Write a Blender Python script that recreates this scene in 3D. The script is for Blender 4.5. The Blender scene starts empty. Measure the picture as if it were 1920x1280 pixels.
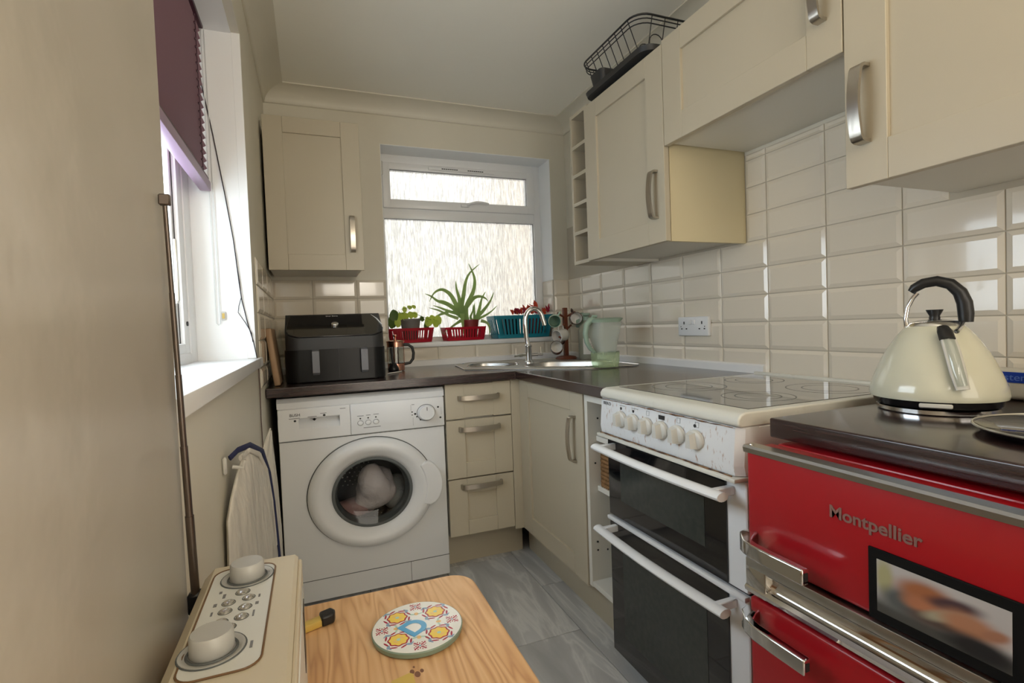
import bpy, bmesh, math, random
from mathutils import Vector, Matrix
random.seed(7)
PI = math.pi
S = bpy.context.scene
COL = S.collection

# ---------------------------------------------------------------- camera, world, lights, exposure
FPX, YAW, PIT, ROLL = 964.7, 0.37068, -0.03052, -0.03713
cy, sy, cp, sp, cr, sr = math.cos(YAW), math.sin(YAW), math.cos(PIT), math.sin(PIT), math.cos(ROLL), math.sin(ROLL)
fwd = Vector((sy * cp, cy * cp, sp)); rt = Vector((cy, -sy, 0)); up = rt.cross(fwd)
r2 = cr * rt + sr * up; u2 = -sr * rt + cr * up
cam = bpy.data.objects.new('camera', bpy.data.cameras.new('camera')); COL.objects.link(cam)
cam.matrix_world = Matrix(((r2.x, u2.x, -fwd.x, 0), (r2.y, u2.y, -fwd.y, 0), (r2.z, u2.z, -fwd.z, 1.122), (0, 0, 0, 1)))
cam.data.sensor_width = 36; cam.data.lens = FPX / 1920 * 36; cam.data.clip_start = 0.02
S.camera = cam
W = bpy.data.worlds.new('sky'); S.world = W; W.use_nodes = True
W.node_tree.nodes['Background'].inputs[0].default_value = (0.96, 0.98, 1.0, 1)
W.node_tree.nodes['Background'].inputs[1].default_value = 5.5
def area(name, loc, rot, sx, sz, power, col, portal=False):
    l = bpy.data.lights.new(name, 'AREA'); l.shape = 'RECTANGLE'; l.size = sx; l.size_y = sz; l.energy = power; l.color = col
    l.cycles.is_portal = portal
    o = bpy.data.objects.new(name, l); o.location = loc; o.rotation_euler = rot; COL.objects.link(o); return o
area('daylight_left_window', (-0.66, 1.34, 1.57), (0, -PI / 2, 0), 1.5, 1.5, 27, (.64, .81, 1.0))
area('window_portal_back', (0.92, 3.2, 1.6), (-PI / 2, 0, 0), 1.05, 1.1, 1, (1, 1, 1), True)
pl_ = bpy.data.lights.new('fill_point_light', 'POINT'); pl_.energy = 2.5; pl_.color = (1.0, 0.89, 0.74); pl_.shadow_soft_size = .16  # added warm fill behind the camera, no real lamp hangs there
po = bpy.data.objects.new('fill_point_light', pl_); po.location = (.62, -.55, 1.95); COL.objects.link(po)
area('rear_fill_light', (0.95, -1.60, 1.25), (math.radians(90), 0, 0), 1.1, 2.0, 20, (1.0, 0.93, 0.82))  # added fill to lift the back wall; the rear wall is solid
area('ceiling_fill_light', (0.45, -0.70, 1.75), (math.radians(140), 0, 0), 0.6, 0.6, 11, (1.0, 0.92, 0.80))  # added fill tilted up to brighten the ceiling, no lamp fitting behind it
S.view_settings.view_transform = 'Standard'; S.view_settings.look = 'None'
S.view_settings.gamma = 1; S.view_settings.exposure = 0.08; S.view_settings.use_curve_mapping = False
S.cycles.use_denoising = True
S.cycles.max_bounces = 10; S.cycles.diffuse_bounces = 6; S.cycles.glossy_bounces = 4; S.cycles.transmission_bounces = 8
S.cycles.transparent_max_bounces = 12; S.cycles.sample_clamp_indirect = 6; S.cycles.caustics_refractive = False; S.cycles.caustics_reflective = False

# ---------------------------------------------------------------- materials
def srgb(r, g, b):
    f = lambda c: ((c / 255 + .055) / 1.055) ** 2.4 if c > 10 else c / 255 / 12.92
    return (f(r), f(g), f(b), 1)
def nodes(name):
    m = bpy.data.materials.new(name); m.use_nodes = True
    n = m.node_tree.nodes; return m, n, m.node_tree.links, n['Principled BSDF']
def mat(name, col, rough=.5, metal=0, bump=None, var=None, coat=0, trans=0, ior=1.45, stretch=(1, 1, 1), spec=.5):
    m, n, L, p = nodes(name)
    p.inputs['Base Color'].default_value = col; p.inputs['Roughness'].default_value = rough
    p.inputs['Metallic'].default_value = metal; p.inputs['Coat Weight'].default_value = coat
    p.inputs['Transmission Weight'].default_value = trans; p.inputs['IOR'].default_value = ior
    p.inputs['Specular IOR Level'].default_value = spec
    if bump or var:
        tc = n.new('ShaderNodeTexCoord'); mp = n.new('ShaderNodeMapping'); mp.inputs['Scale'].default_value = stretch
        L.new(tc.outputs['Object'], mp.inputs['Vector'])
    if var:
        nz = n.new('ShaderNodeTexNoise'); nz.inputs['Scale'].default_value = var[0]; nz.inputs['Detail'].default_value = 5
        L.new(mp.outputs[0], nz.inputs['Vector'])
        mx = n.new('ShaderNodeMix'); mx.data_type = 'RGBA'; mx.inputs[6].default_value = col
        mx.inputs[7].default_value = var[1]
        rp = n.new('ShaderNodeMapRange'); rp.inputs[1].default_value = .35; rp.inputs[2].default_value = .7
        L.new(nz.outputs[0], rp.inputs[0]); L.new(rp.outputs[0], mx.inputs[0]); L.new(mx.outputs[2], p.inputs['Base Color'])
    if bump:
        nb = n.new('ShaderNodeTexNoise'); nb.inputs['Scale'].default_value = bump[0]; nb.inputs['Detail'].default_value = 3
        L.new(mp.outputs[0], nb.inputs['Vector'])
        b = n.new('ShaderNodeBump'); b.inputs['Strength'].default_value = bump[1]; b.inputs['Distance'].default_value = bump[2] if len(bump) > 2 else .002
        L.new(nb.outputs[0], b.inputs['Height']); L.new(b.outputs[0], p.inputs['Normal'])
    return m
def emit(name, col, s):
    m, n, L, p = nodes(name); p.inputs['Emission Color'].default_value = col; p.inputs['Emission Strength'].default_value = s; return m

M = dict(
    wall=mat('wall_paint', (.68, .64, .54, 1), .42, bump=(9, .25, .004), var=(2.5, (.65, .61, .51, 1))),
    pier=mat('pier_gloss_paint', (.70, .65, .57, 1), .27, bump=(14, .45, .004), var=(2, (.58, .54, .46, 1))),
    ceil=mat('ceiling_paint', (.86, .83, .74, 1), .7, bump=(14, .2, .003)),
    reveal=mat('reveal_white_paint', (.86, .87, .87, 1), .5),
    grout=mat('tile_grout', (.50, .45, .36, 1), .9),
    tile=mat('metro_tile_glaze', (.76, .69, .575, 1), .1, coat=.3, var=(1.2, (.73, .66, .55, 1))),
    upvc=mat('white_upvc', (.80, .80, .80, 1), .3),
    cab=mat('cream_cabinet_paint', (.49, .435, .33, 1), .38, var=(3, (.475, .42, .315, 1))),
    cabside=mat('cream_side_laminate', (.66, .58, .38, 1), .4),
    carc=mat('white_carcass_laminate', (.70, .68, .62, 1), .4),
    steel=mat('brushed_nickel', (.50, .46, .40, 1), .3, 1, bump=(160, .15, .001), stretch=(1, 1, .05)),
    chrome=mat('polished_chrome', (.80, .80, .80, 1), .08, 1),
    dullchrome=mat('dull_chrome', (.55, .54, .50, 1), .28, 1),
    sink=mat('stainless_steel', (.50, .49, .47, 1), .33, 1, bump=(60, .05, .001)),
    white=mat('white_enamel', (.74, .75, .76, 1), .25),
    whiteplastic=mat('white_plastic', (.76, .77, .78, 1), .35),
    knobcream=mat('aged_white_plastic', (.56, .55, .51, 1), .35),
    greyprint=mat('grey_print', (.18, .18, .19, 1), .5),
    blackprint=mat('black_print', (.02, .02, .02, 1), .5),
    black=mat('black_plastic', (.012, .012, .013, 1), .35),
    blackgloss=mat('black_gloss_plastic', (.008, .008, .009, 1), .08, coat=.5),
    darkgrey=mat('dark_grey_plastic', (.026, .026, .026, 1), .45),
    grey=mat('grey_plastic', (.14, .14, .15, 1), .4),
    rubber=mat('grey_rubber', (.10, .11, .11, 1), .6),
    glassblack=mat('black_oven_glass', (.006, .006, .007, 1), .06, coat=.6),
    glasswin=mat('smoked_oven_window', (.035, .040, .036, 1), .12, bump=(300, .05, .001), var=(60, (.045, .05, .045, 1))),
    red=mat('red_enamel', (.36, .006, .012, 1), .32, coat=.25, bump=(500, .12, .0006)),
    purple=mat('purple_blind_fabric', (.30, .17, .21, 1), .6, bump=(200, .1, .001)),
    purplerail=mat('lilac_blind_rail', (.30, .20, .30, 1), .35),
    purpledark=mat('dark_purple_trim', (.06, .015, .03, 1), .4),
    wood=mat('beech_wood', (.42, .25, .12, 1), .5, var=(9, (.28, .15, .07, 1)), stretch=(6, 6, .5)),
    chop=mat('chopping_board_wood', (.36, .23, .13, 1), .55, var=(14, (.25, .15, .08, 1)), stretch=(5, 5, .6)),
    redwood=mat('brown_mug_tree_wood', (.20, .055, .025, 1), .45, var=(12, (.14, .035, .015, 1))),
    tabledge=mat('dark_table_edge', (.16, .085, .035, 1), .5),
    radiobody=mat('cream_radio_plastic', (.60, .53, .40, 1), .35),
    radiopanel=mat('pearl_grey_panel', (.66, .67, .64, 1), .35),
    radiosilver=mat('silver_knob_plastic', (.48, .48, .46, 1), .42, .1),
    bronze=mat('worn_telescopic_metal', (.16, .13, .11, 1), .3, .9),
    wicker=mat('wicker', (.32, .17, .07, 1), .7, var=(40, (.18, .09, .03, 1))),
    redbasket=mat('red_basket_plastic', (.70, .01, .05, 1), .35),
    teal=mat('teal_basket_plastic', (.01, .20, .27, 1), .35),
    greypot=mat('grey_plant_pot', (.16, .15, .14, 1), .6),
    maroonpot=mat('maroon_plant_pot', (.20, .02, .02, 1), .5),
    soil=mat('potting_soil', (.03, .02, .015, 1), .95, bump=(60, .8, .01)),
    mint=mat('mint_glaze', (.42, .60, .48, 1), .2), mintdark=mat('green_glaze', (.10, .26, .19, 1), .25),
    mugwhite=mat('white_glaze', (.74, .72, .68, 1), .2), mugbrown=mat('brown_glaze', (.07, .035, .03, 1), .25),
    kettle=mat('cream_kettle_enamel', (.60, .59, .47, 1), .14, coat=.5),
    copper=mat('rose_copper', (.72, .36, .26, 1), .22, 1),
    sage=mat('sage_green_plastic', (.28, .38, .30, 1), .35),
    bagcloth=mat('white_bag_cloth', (.62, .59, .53, 1), .5, bump=(22, .9, .015), stretch=(1, 1, .35)),
    navy=mat('navy_webbing', (.015, .02, .07, 1), .6),
    yellow=mat('yellow_plastic', (.60, .42, .10, 1), .4),
    cable=mat('black_cable', (.03, .025, .03, 1), .5),
    browncable=mat('brown_wire', (.10, .06, .05, 1), .6),
    clearbead=mat('clear_cord', (.70, .72, .72, 1), .3),
    blue=mat('blue_label', (.01, .05, .42, 1), .4), lblue=mat('pale_blue_print', (.12, .22, .65, 1), .4),
    packet=mat('white_packet_card', (.66, .64, .58, 1), .5),
    render_ext=mat('neighbour_render', (.66, .58, .49, 1), .9, var=(2, (.74, .67, .58, 1))),
)
def glass_thin(name, tint, k=.08):
    m, n, L, p = nodes(name); n.remove(p); out = n['Material Output']
    t = n.new('ShaderNodeBsdfTransparent'); t.inputs[0].default_value = tint
    g = n.new('ShaderNodeBsdfGlossy'); g.inputs['Roughness'].default_value = .03
    mx = n.new('ShaderNodeMixShader'); mx.inputs[0].default_value = k; L.new(t.outputs[0], mx.inputs[1]); L.new(g.outputs[0], mx.inputs[2]); L.new(mx.outputs[0], out.inputs[0]); return m
M['blacksatin'] = mat('black_satin_plastic', (.006, .006, .006, 1), .3, spec=.3)
M['chromesatin'] = mat('satin_silver_plastic', (.60, .58, .54, 1), .2, .8)
M['badge'] = mat('worn_badge_metal', (.30, .17, .15, 1), .4, .4)
M['mattblack'] = mat('matt_black_card', (.004, .004, .004, 1), .7, spec=.2)
M['render_pale'] = mat('pale_grey_render', (.74, .74, .73, 1), .9, var=(1.5, (.86, .86, .85, 1)))
M['clear'] = glass_thin('clear_glass', (.93, .95, .95, 1))
M['greenclear'] = glass_thin('green_tinted_clear_plastic', (.80, .93, .74, 1))
M['greyclear'] = glass_thin('misty_clear_plastic', (.80, .84, .82, 1))
M['drumglass'] = glass_thin('smoky_door_glass', (.68, .70, .70, 1), .035)
def milky(name, col, tw, tint):
    m, n, L, p = nodes(name); out = n['Material Output']
    p.inputs['Base Color'].default_value = col; p.inputs['Roughness'].default_value = .3
    t = n.new('ShaderNodeBsdfTransparent'); t.inputs[0].default_value = tint
    mx = n.new('ShaderNodeMixShader'); mx.inputs[0].default_value = tw
    L.new(p.outputs[0], mx.inputs[1]); L.new(t.outputs[0], mx.inputs[2]); L.new(mx.outputs[0], out.inputs[0]); return m
M['jugclear'] = milky('frosted_jug_plastic', (.62, .68, .64, 1), .66, (.95, .97, .95, 1))
M['juggreen'] = milky('pale_green_jug_base', (.62, .74, .50, 1), .68, (.90, .98, .82, 1))
M['bottleclear'] = milky('olive_bottle_glass', (.42, .42, .34, 1), .45, (.80, .80, .72, 1))
def leafmat(name, a, b):
    m, n, L, p = nodes(name); out = n['Material Output']
    tc = n.new('ShaderNodeTexCoord'); nz = n.new('ShaderNodeTexNoise'); nz.inputs['Scale'].default_value = 18; L.new(tc.outputs['Object'], nz.inputs['Vector'])
    mx = n.new('ShaderNodeMix'); mx.data_type = 'RGBA'; mx.inputs[6].default_value = a; mx.inputs[7].default_value = b; L.new(nz.outputs[0], mx.inputs[0])
    L.new(mx.outputs[2], p.inputs['Base Color']); p.inputs['Roughness'].default_value = .4
    t = n.new('ShaderNodeBsdfTranslucent'); L.new(mx.outputs[2], t.inputs[0])
    s = n.new('ShaderNodeMixShader'); s.inputs[0].default_value = .6; L.new(p.outputs[0], s.inputs[1]); L.new(t.outputs[0], s.inputs[2]); L.new(s.outputs[0], out.inputs[0]); return m
M['aloe'] = leafmat('aloe_leaf', (.36, .56, .16, 1), (.66, .78, .40, 1))
M['pothos'] = leafmat('yellow_green_leaf', (.62, .78, .10, 1), (.85, .90, .28, 1))
M['darkleaf'] = leafmat('dark_green_leaf', (.12, .22, .05, 1), (.24, .36, .09, 1))
M['redleaf'] = leafmat('red_leaf', (.75, .08, .05, 1), (.85, .22, .10, 1))
M['crimson'] = leafmat('crimson_leaf', (.50, .02, .08, 1), (.65, .06, .12, 1))
M['redbasket'] = leafmat('red_basket_plastic', (.75, .01, .05, 1), (.70, .01, .04, 1))

def worktop_mat():
    m, n, L, p = nodes('dark_walnut_laminate')
    tc = n.new('ShaderNodeTexCoord'); mp = n.new('ShaderNodeMapping'); mp.inputs['Scale'].default_value = (2, 2, 30)
    L.new(tc.outputs['Object'], mp.inputs['Vector'])
    nz = n.new('ShaderNodeTexNoise'); nz.inputs['Scale'].default_value = 6; nz.inputs['Detail'].default_value = 8; L.new(mp.outputs[0], nz.inputs['Vector'])
    cr_ = n.new('ShaderNodeValToRGB'); cr_.color_ramp.elements[0].color = (.014, .007, .007, 1); cr_.color_ramp.elements[1].color = (.050, .026, .023, 1)
    cr_.color_ramp.elements[0].position = .3; cr_.color_ramp.elements[1].position = .75
    L.new(nz.outputs[0], cr_.inputs[0]); L.new(cr_.outputs[0], p.inputs['Base Color'])
    p.inputs['Roughness'].default_value = .25; p.inputs['Coat Weight'].default_value = .4; p.inputs['Coat Roughness'].default_value = .13; p.inputs['Coat IOR'].default_value = 1.5
    return m
M['worktop'] = worktop_mat()
def floor_mat():
    m, n, L, p = nodes('grey_vein_floor_tile')
    tc = n.new('ShaderNodeTexCoord'); oi = n.new('ShaderNodeObjectInfo')
    ad = n.new('ShaderNodeVectorMath'); ad.operation = 'ADD'; sc = n.new('ShaderNodeVectorMath'); sc.operation = 'SCALE'; sc.inputs['Scale'].default_value = 3.1
    L.new(oi.outputs['Location'], sc.inputs[0]); L.new(tc.outputs['Object'], ad.inputs[0]); L.new(sc.outputs[0], ad.inputs[1])
    mp = n.new('ShaderNodeMapping'); mp.inputs['Scale'].default_value = (5.0, .9, 1); mp.inputs['Rotation'].default_value = (0, 0, .22); L.new(ad.outputs[0], mp.inputs['Vector'])
    nz = n.new('ShaderNodeTexNoise'); nz.inputs['Scale'].default_value = 2.2; nz.inputs['Detail'].default_value = 9; nz.inputs['Distortion'].default_value = .7; L.new(mp.outputs[0], nz.inputs['Vector'])
    cr_ = n.new('ShaderNodeValToRGB'); e = cr_.color_ramp.elements
    e[0].position = .3; e[0].color = (.38, .385, .39, 1); e[1].position = .7; e[1].color = (.58, .585, .59, 1)
    x = e.new(.5); x.color = (.48, .485, .49, 1); x = e.new(.56); x.color = (.64, .64, .63, 1); x = e.new(.6); x.color = (.52, .525, .53, 1)
    L.new(nz.outputs[0], cr_.inputs[0]); L.new(cr_.outputs[0], p.inputs['Base Color']); p.inputs['Roughness'].default_value = .38
    return m
M['floortile'] = floor_mat()
M['floorgrout'] = mat('floor_grout', (.12, .12, .12, 1), .9)
def pine_mat():
    m, n, L, p = nodes('varnished_pine_top')
    tc = n.new('ShaderNodeTexCoord'); mp = n.new('ShaderNodeMapping'); mp.inputs['Scale'].default_value = (1.7, .16, 1); L.new(tc.outputs['Object'], mp.inputs['Vector'])
    nz = n.new('ShaderNodeTexNoise'); nz.inputs['Scale'].default_value = 7; nz.inputs['Detail'].default_value = 3; nz.inputs['Distortion'].default_value = .25; L.new(mp.outputs[0], nz.inputs['Vector'])
    mu = n.new('ShaderNodeMath'); mu.operation = 'MULTIPLY'; mu.inputs[1].default_value = 34; L.new(nz.outputs[0], mu.inputs[0])
    fr = n.new('ShaderNodeMath'); fr.operation = 'PINGPONG'; fr.inputs[1].default_value = 1; L.new(mu.outputs[0], fr.inputs[0])
    cr_ = n.new('ShaderNodeValToRGB'); e = cr_.color_ramp.elements
    e[0].position = 0; e[0].color = (.46, .23, .10, 1); e[1].position = .35; e[1].color = (.62, .35, .16, 1)
    x = e.new(1.0); x.color = (.74, .48, .25, 1)
    L.new(fr.outputs[0], cr_.inputs[0])
    n2 = n.new('ShaderNodeTexNoise'); n2.inputs['Scale'].default_value = 9; n2.inputs['Detail'].default_value = 6; L.new(tc.outputs['Object'], n2.inputs['Vector'])
    mx = n.new('ShaderNodeMix'); mx.data_type = 'RGBA'; mx.inputs[7].default_value = (.66, .40, .20, 1); L.new(cr_.outputs[0], mx.inputs[6])
    mr = n.new('ShaderNodeMapRange'); mr.inputs[1].default_value = .3; mr.inputs[2].default_value = .7; mr.inputs[4].default_value = .75; L.new(n2.outputs[0], mr.inputs[0]); L.new(mr.outputs[0], mx.inputs[0])
    L.new(mx.outputs[2], p.inputs['Base Color']); p.inputs['Roughness'].default_value = .35
    return m
M['pine'] = pine_mat()
def grime_mat(name, base, stain, sc, lo, hi, rough, stretch):
    m, n, L, p = nodes(name); tc = n.new('ShaderNodeTexCoord'); mp = n.new('ShaderNodeMapping'); mp.inputs['Scale'].default_value = stretch; L.new(tc.outputs['Object'], mp.inputs['Vector'])
    nz = n.new('ShaderNodeTexNoise'); nz.inputs['Scale'].default_value = sc; nz.inputs['Detail'].default_value = 6; L.new(mp.outputs[0], nz.inputs['Vector'])
    mr = n.new('ShaderNodeMapRange'); mr.inputs[1].default_value = lo; mr.inputs[2].default_value = hi; L.new(nz.outputs[0], mr.inputs[0])
    mx = n.new('ShaderNodeMix'); mx.data_type = 'RGBA'; mx.inputs[6].default_value = base; mx.inputs[7].default_value = stain; L.new(mr.outputs[0], mx.inputs[0])
    L.new(mx.outputs[2], p.inputs['Base Color']); p.inputs['Roughness'].default_value = rough; return m
M['hobframe'] = grime_mat('stained_cream_enamel', (.62, .61, .55, 1), (.36, .27, .16, 1), 22, .60, .95, .3, (1, 1, 1))
M['hobglass'] = grime_mat('smeared_black_hob_glass', (.015, .014, .013, 1), (.07, .06, .05, 1), 10, .40, .75, .11, (1, 1, 1)); M['hobglass'].node_tree.nodes['Principled BSDF'].inputs['Coat Weight'].default_value = 1; M['hobglass'].node_tree.nodes['Principled BSDF'].inputs['Coat IOR'].default_value = 1.8
M['cookpanel'] = grime_mat('stained_white_panel', (.70, .71, .72, 1), (.36, .20, .12, 1), 130, .60, .72, .3, (1, 1, .30))
M['rust'] = grime_mat('burnt_crust', (.05, .02, .01, 1), (.30, .16, .07, 1), 60, .4, .7, .8, (1, 1, 1))
def rain_glass():
    m, n, L, p = nodes('rain_pattern_glass'); n.remove(p); out = n['Material Output']
    tc = n.new('ShaderNodeTexCoord'); mp = n.new('ShaderNodeMapping'); mp.inputs['Scale'].default_value = (1, 1, .09); L.new(tc.outputs['Object'], mp.inputs['Vector'])
    nz = n.new('ShaderNodeTexNoise'); nz.inputs['Scale'].default_value = 170; nz.inputs['Detail'].default_value = 5; nz.inputs['Distortion'].default_value = .3; L.new(mp.outputs[0], nz.inputs['Vector'])
    b = n.new('ShaderNodeBump'); b.inputs['Strength'].default_value = 1; b.inputs['Distance'].default_value = .012; L.new(nz.outputs[0], b.inputs['Height'])
    g = n.new('ShaderNodeBsdfRefraction'); g.inputs['IOR'].default_value = 1.3; g.inputs['Roughness'].default_value = .12; g.inputs['Color'].default_value = (.60, .57, .51, 1); L.new(b.outputs[0], g.inputs['Normal'])
    t = n.new('ShaderNodeBsdfTranslucent'); t.inputs[0].default_value = (.74, .74, .73, 1); L.new(b.outputs[0], t.inputs['Normal'])
    tr = n.new('ShaderNodeBsdfTransparent'); tr.inputs[0].default_value = (.50, .48, .45, 1)
    m1 = n.new('ShaderNodeMixShader'); m1.inputs[0].default_value = .32; L.new(g.outputs[0], m1.inputs[1]); L.new(t.outputs[0], m1.inputs[2])
    m2 = n.new('ShaderNodeMixShader'); m2.inputs[0].default_value = .30; L.new(m1.outputs[0], m2.inputs[1]); L.new(tr.outputs[0], m2.inputs[2])
    gl = n.new('ShaderNodeBsdfGlossy'); gl.inputs['Roughness'].default_value = .15; L.new(b.outputs[0], gl.inputs['Normal'])
    m3 = n.new('ShaderNodeMixShader'); m3.inputs[0].default_value = .05; L.new(m2.outputs[0], m3.inputs[1]); L.new(gl.outputs[0], m3.inputs[2])
    cr_ = n.new('ShaderNodeValToRGB'); cr_.color_ramp.elements[0].position = .38; cr_.color_ramp.elements[0].color = (.58, .58, .57, 1); cr_.color_ramp.elements[1].position = .60; cr_.color_ramp.elements[1].color = (.92, .92, .91, 1)
    L.new(nz.outputs[0], cr_.inputs[0]); L.new(cr_.outputs[0], g.inputs['Color']); L.new(cr_.outputs[0], tr.inputs[0])
    L.new(m3.outputs[0], out.inputs[0]); return m
M['rain'] = rain_glass()
def photo_mat():
    # soft blurred print: blobs of colour over pale sky and dark ground
    m, n, L, p = nodes('blurred_photo_print'); tc = n.new('ShaderNodeTexCoord'); prev = None
    sx = n.new('ShaderNodeSeparateXYZ'); L.new(tc.outputs['Generated'], sx.inputs[0])
    nz = n.new('ShaderNodeTexNoise'); nz.inputs['Scale'].default_value = 3.0; L.new(tc.outputs['Generated'], nz.inputs['Vector'])
    rp = n.new('ShaderNodeMapRange'); rp.inputs[1].default_value = .12; rp.inputs[2].default_value = .38; rp.interpolation_type = 'SMOOTHSTEP'; L.new(sx.outputs['Z'], rp.inputs[0])
    base = n.new('ShaderNodeMix'); base.data_type = 'RGBA'; base.inputs[6].default_value = (.07, .07, .065, 1); base.inputs[7].default_value = (.46, .44, .44, 1); L.new(rp.outputs[0], base.inputs[0]); prev = base.outputs[2]
    for (cy_, cz_, ry, rz, ang, col) in [(.93, .70, .10, .45, 0, (.38, .36, .20, 1)), (.76, .40, .26, .36, .5, (.10, .11, .11, 1)), (.60, .70, .30, .26, -.5, (.34, .13, .06, 1)), (.60, .48, .24, .20, -.4, (.42, .17, .09, 1)), (.50, .30, .34, .16, -.3, (.10, .07, .06, 1)),
                                     (.38, .70, .28, .15, -.5, (.07, .04, .05, 1)), (.45, .46, .30, .10, -.8, (.36, .33, .24, 1)), (.27, .48, .28, .28, -.3, (.40, .19, .11, 1)), (.20, .16, .34, .26, 0, (.02, .02, .022, 1)), (.10, .50, .16, .09, -.9, (.34, .16, .10, 1))]:
        a = n.new('ShaderNodeMapping'); a.vector_type = 'TEXTURE'; a.inputs['Location'].default_value = (.5, cy_, cz_); a.inputs['Rotation'].default_value = (ang, 0, 0); a.inputs['Scale'].default_value = (50, ry, rz)
        L.new(tc.outputs['Generated'], a.inputs['Vector'])
        le = n.new('ShaderNodeVectorMath'); le.operation = 'LENGTH'; L.new(a.outputs[0], le.inputs[0])
        ms = n.new('ShaderNodeMapRange'); ms.inputs[1].default_value = .35; ms.inputs[2].default_value = 1.1; ms.inputs[3].default_value = 1; ms.inputs[4].default_value = 0; ms.interpolation_type = 'SMOOTHSTEP'; L.new(le.outputs['Value'], ms.inputs[0])
        mx = n.new('ShaderNodeMix'); mx.data_type = 'RGBA'; mx.inputs[7].default_value = col; L.new(prev, mx.inputs[6]); L.new(ms.outputs[0], mx.inputs[0]); prev = mx.outputs[2]
    L.new(prev, p.inputs['Base Color']); p.inputs['Roughness'].default_value = .3; return m
M['photo'] = photo_mat()

# ---------------------------------------------------------------- mesh helpers (world coordinates)
WPOS = {}
class G:
    def __init__(s): s.bm = bmesh.new()
    def _T(s, vs, T):
        if T is not None:
            for v in vs: v.co = T @ v.co
    def box(s, x0, x1, y0, y1, z0, z1, bev=0, seg=2, T=None):
        r = bmesh.ops.create_cube(s.bm, size=1); vs = r['verts']
        for v in vs: v.co = Vector(((x0 + x1) / 2 + v.co.x * (x1 - x0), (y0 + y1) / 2 + v.co.y * (y1 - y0), (z0 + z1) / 2 + v.co.z * (z1 - z0)))
        if bev:
            es = list({e for v in vs for e in v.link_edges}); q = bmesh.ops.bevel(s.bm, geom=es, offset=bev, segments=seg, affect='EDGES', profile=.5)
            vs = list({v for f in q['faces'] for v in f.verts} | {v for v in vs if v.is_valid})
        s._T(vs, T); return s
    def tube(s, pts, r, seg=8, T=None, cap=True, flat=None):
        pts = [Vector(p) for p in pts]; rings = []; n = len(pts); pu = None
        for i, p in enumerate(pts):
            d = (pts[min(i + 1, n - 1)] - pts[max(i - 1, 0)]).normalized()
            if pu is None: a = Vector((0, 0, 1)) if abs(d.z) < .9 else Vector((1, 0, 0)); pu = d.cross(a).normalized()
            else: pu = (pu - d * pu.dot(d)).normalized()
            w = d.cross(pu); rr = r[i] if isinstance(r, (list, tuple)) else r; fl = flat or 1
            rings.append([s.bm.verts.new(p + (pu * math.cos(2 * PI * k / seg) + w * fl * math.sin(2 * PI * k / seg)) * rr) for k in range(seg)])
        for a, b in zip(rings, rings[1:]):
            for k in range(seg): s.bm.faces.new((a[k], a[(k + 1) % seg], b[(k + 1) % seg], b[k]))
        if cap: s.bm.faces.new(rings[0][::-1]); s.bm.faces.new(rings[-1])
        s._T([v for q in rings for v in q], T); return s
    def lathe(s, prof, c=(0, 0, 0), seg=32, axis='z', sx=1, sz=1, T=None, capb=True, capt=True):
        rings = []; c = Vector(c)
        for r, h in prof:
            ring = []
            for k in range(seg):
                a = 2 * PI * k / seg; u, v = r * math.cos(a) * sx, r * math.sin(a) * sz
                co = {'z': Vector((u, v, h)), 'x': Vector((h, u, v)), 'y': Vector((u, h, v))}[axis]
                ring.append(s.bm.verts.new(c + co))
            rings.append(ring)
        for a, b in zip(rings, rings[1:]):
            for k in range(seg): s.bm.faces.new((a[k], a[(k + 1) % seg], b[(k + 1) % seg], b[k]))
        if capb: s.bm.faces.new(rings[0][::-1])
        if capt: s.bm.faces.new(rings[-1])
        s._T([v for q in rings for v in q], T); return s
    def prism(s, poly, axis, lo, hi, T=None):
        f = {'z': lambda p, h: (p[0], p[1], h), 'x': lambda p, h: (h, p[0], p[1]), 'y': lambda p, h: (p[0], h, p[1])}[axis]
        a = [s.bm.verts.new(f(p, lo)) for p in poly]; b = [s.bm.verts.new(f(p, hi)) for p in poly]; n = len(poly)
        s.bm.faces.new(a[::-1]); s.bm.faces.new(b)
        for k in range(n): s.bm.faces.new((a[k], a[(k + 1) % n], b[(k + 1) % n], b[k]))
        s._T(a + b, T); return s
    def loft(s, rings, T=None, cap=True):
        R = [[s.bm.verts.new(p) for p in q] for q in rings]; n = len(R[0])
        for a, b in zip(R, R[1:]):
            for k in range(n): s.bm.faces.new((a[k], a[(k + 1) % n], b[(k + 1) % n], b[k]))
        if cap: s.bm.faces.new(R[0][::-1]); s.bm.faces.new(R[-1])
        s._T([v for q in R for v in q], T); return s
    def sweep(s, path, w, t, T=None):       # flat bar: path in (a, n) plane, width w along the third axis
        path = [Vector((a, b)) for a, b in path]; rings = []; m = len(path)
        for i, p in enumerate(path):
            d = (path[min(i + 1, m - 1)] - path[max(i - 1, 0)]).normalized(); q = Vector((-d.y, d.x)) * t / 2
            rings.append([(p.x + q.x, p.y + q.y, w / 2), (p.x - q.x, p.y - q.y, w / 2), (p.x - q.x, p.y - q.y, -w / 2), (p.x + q.x, p.y + q.y, -w / 2)])
        return s.loft(rings, T)
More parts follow.
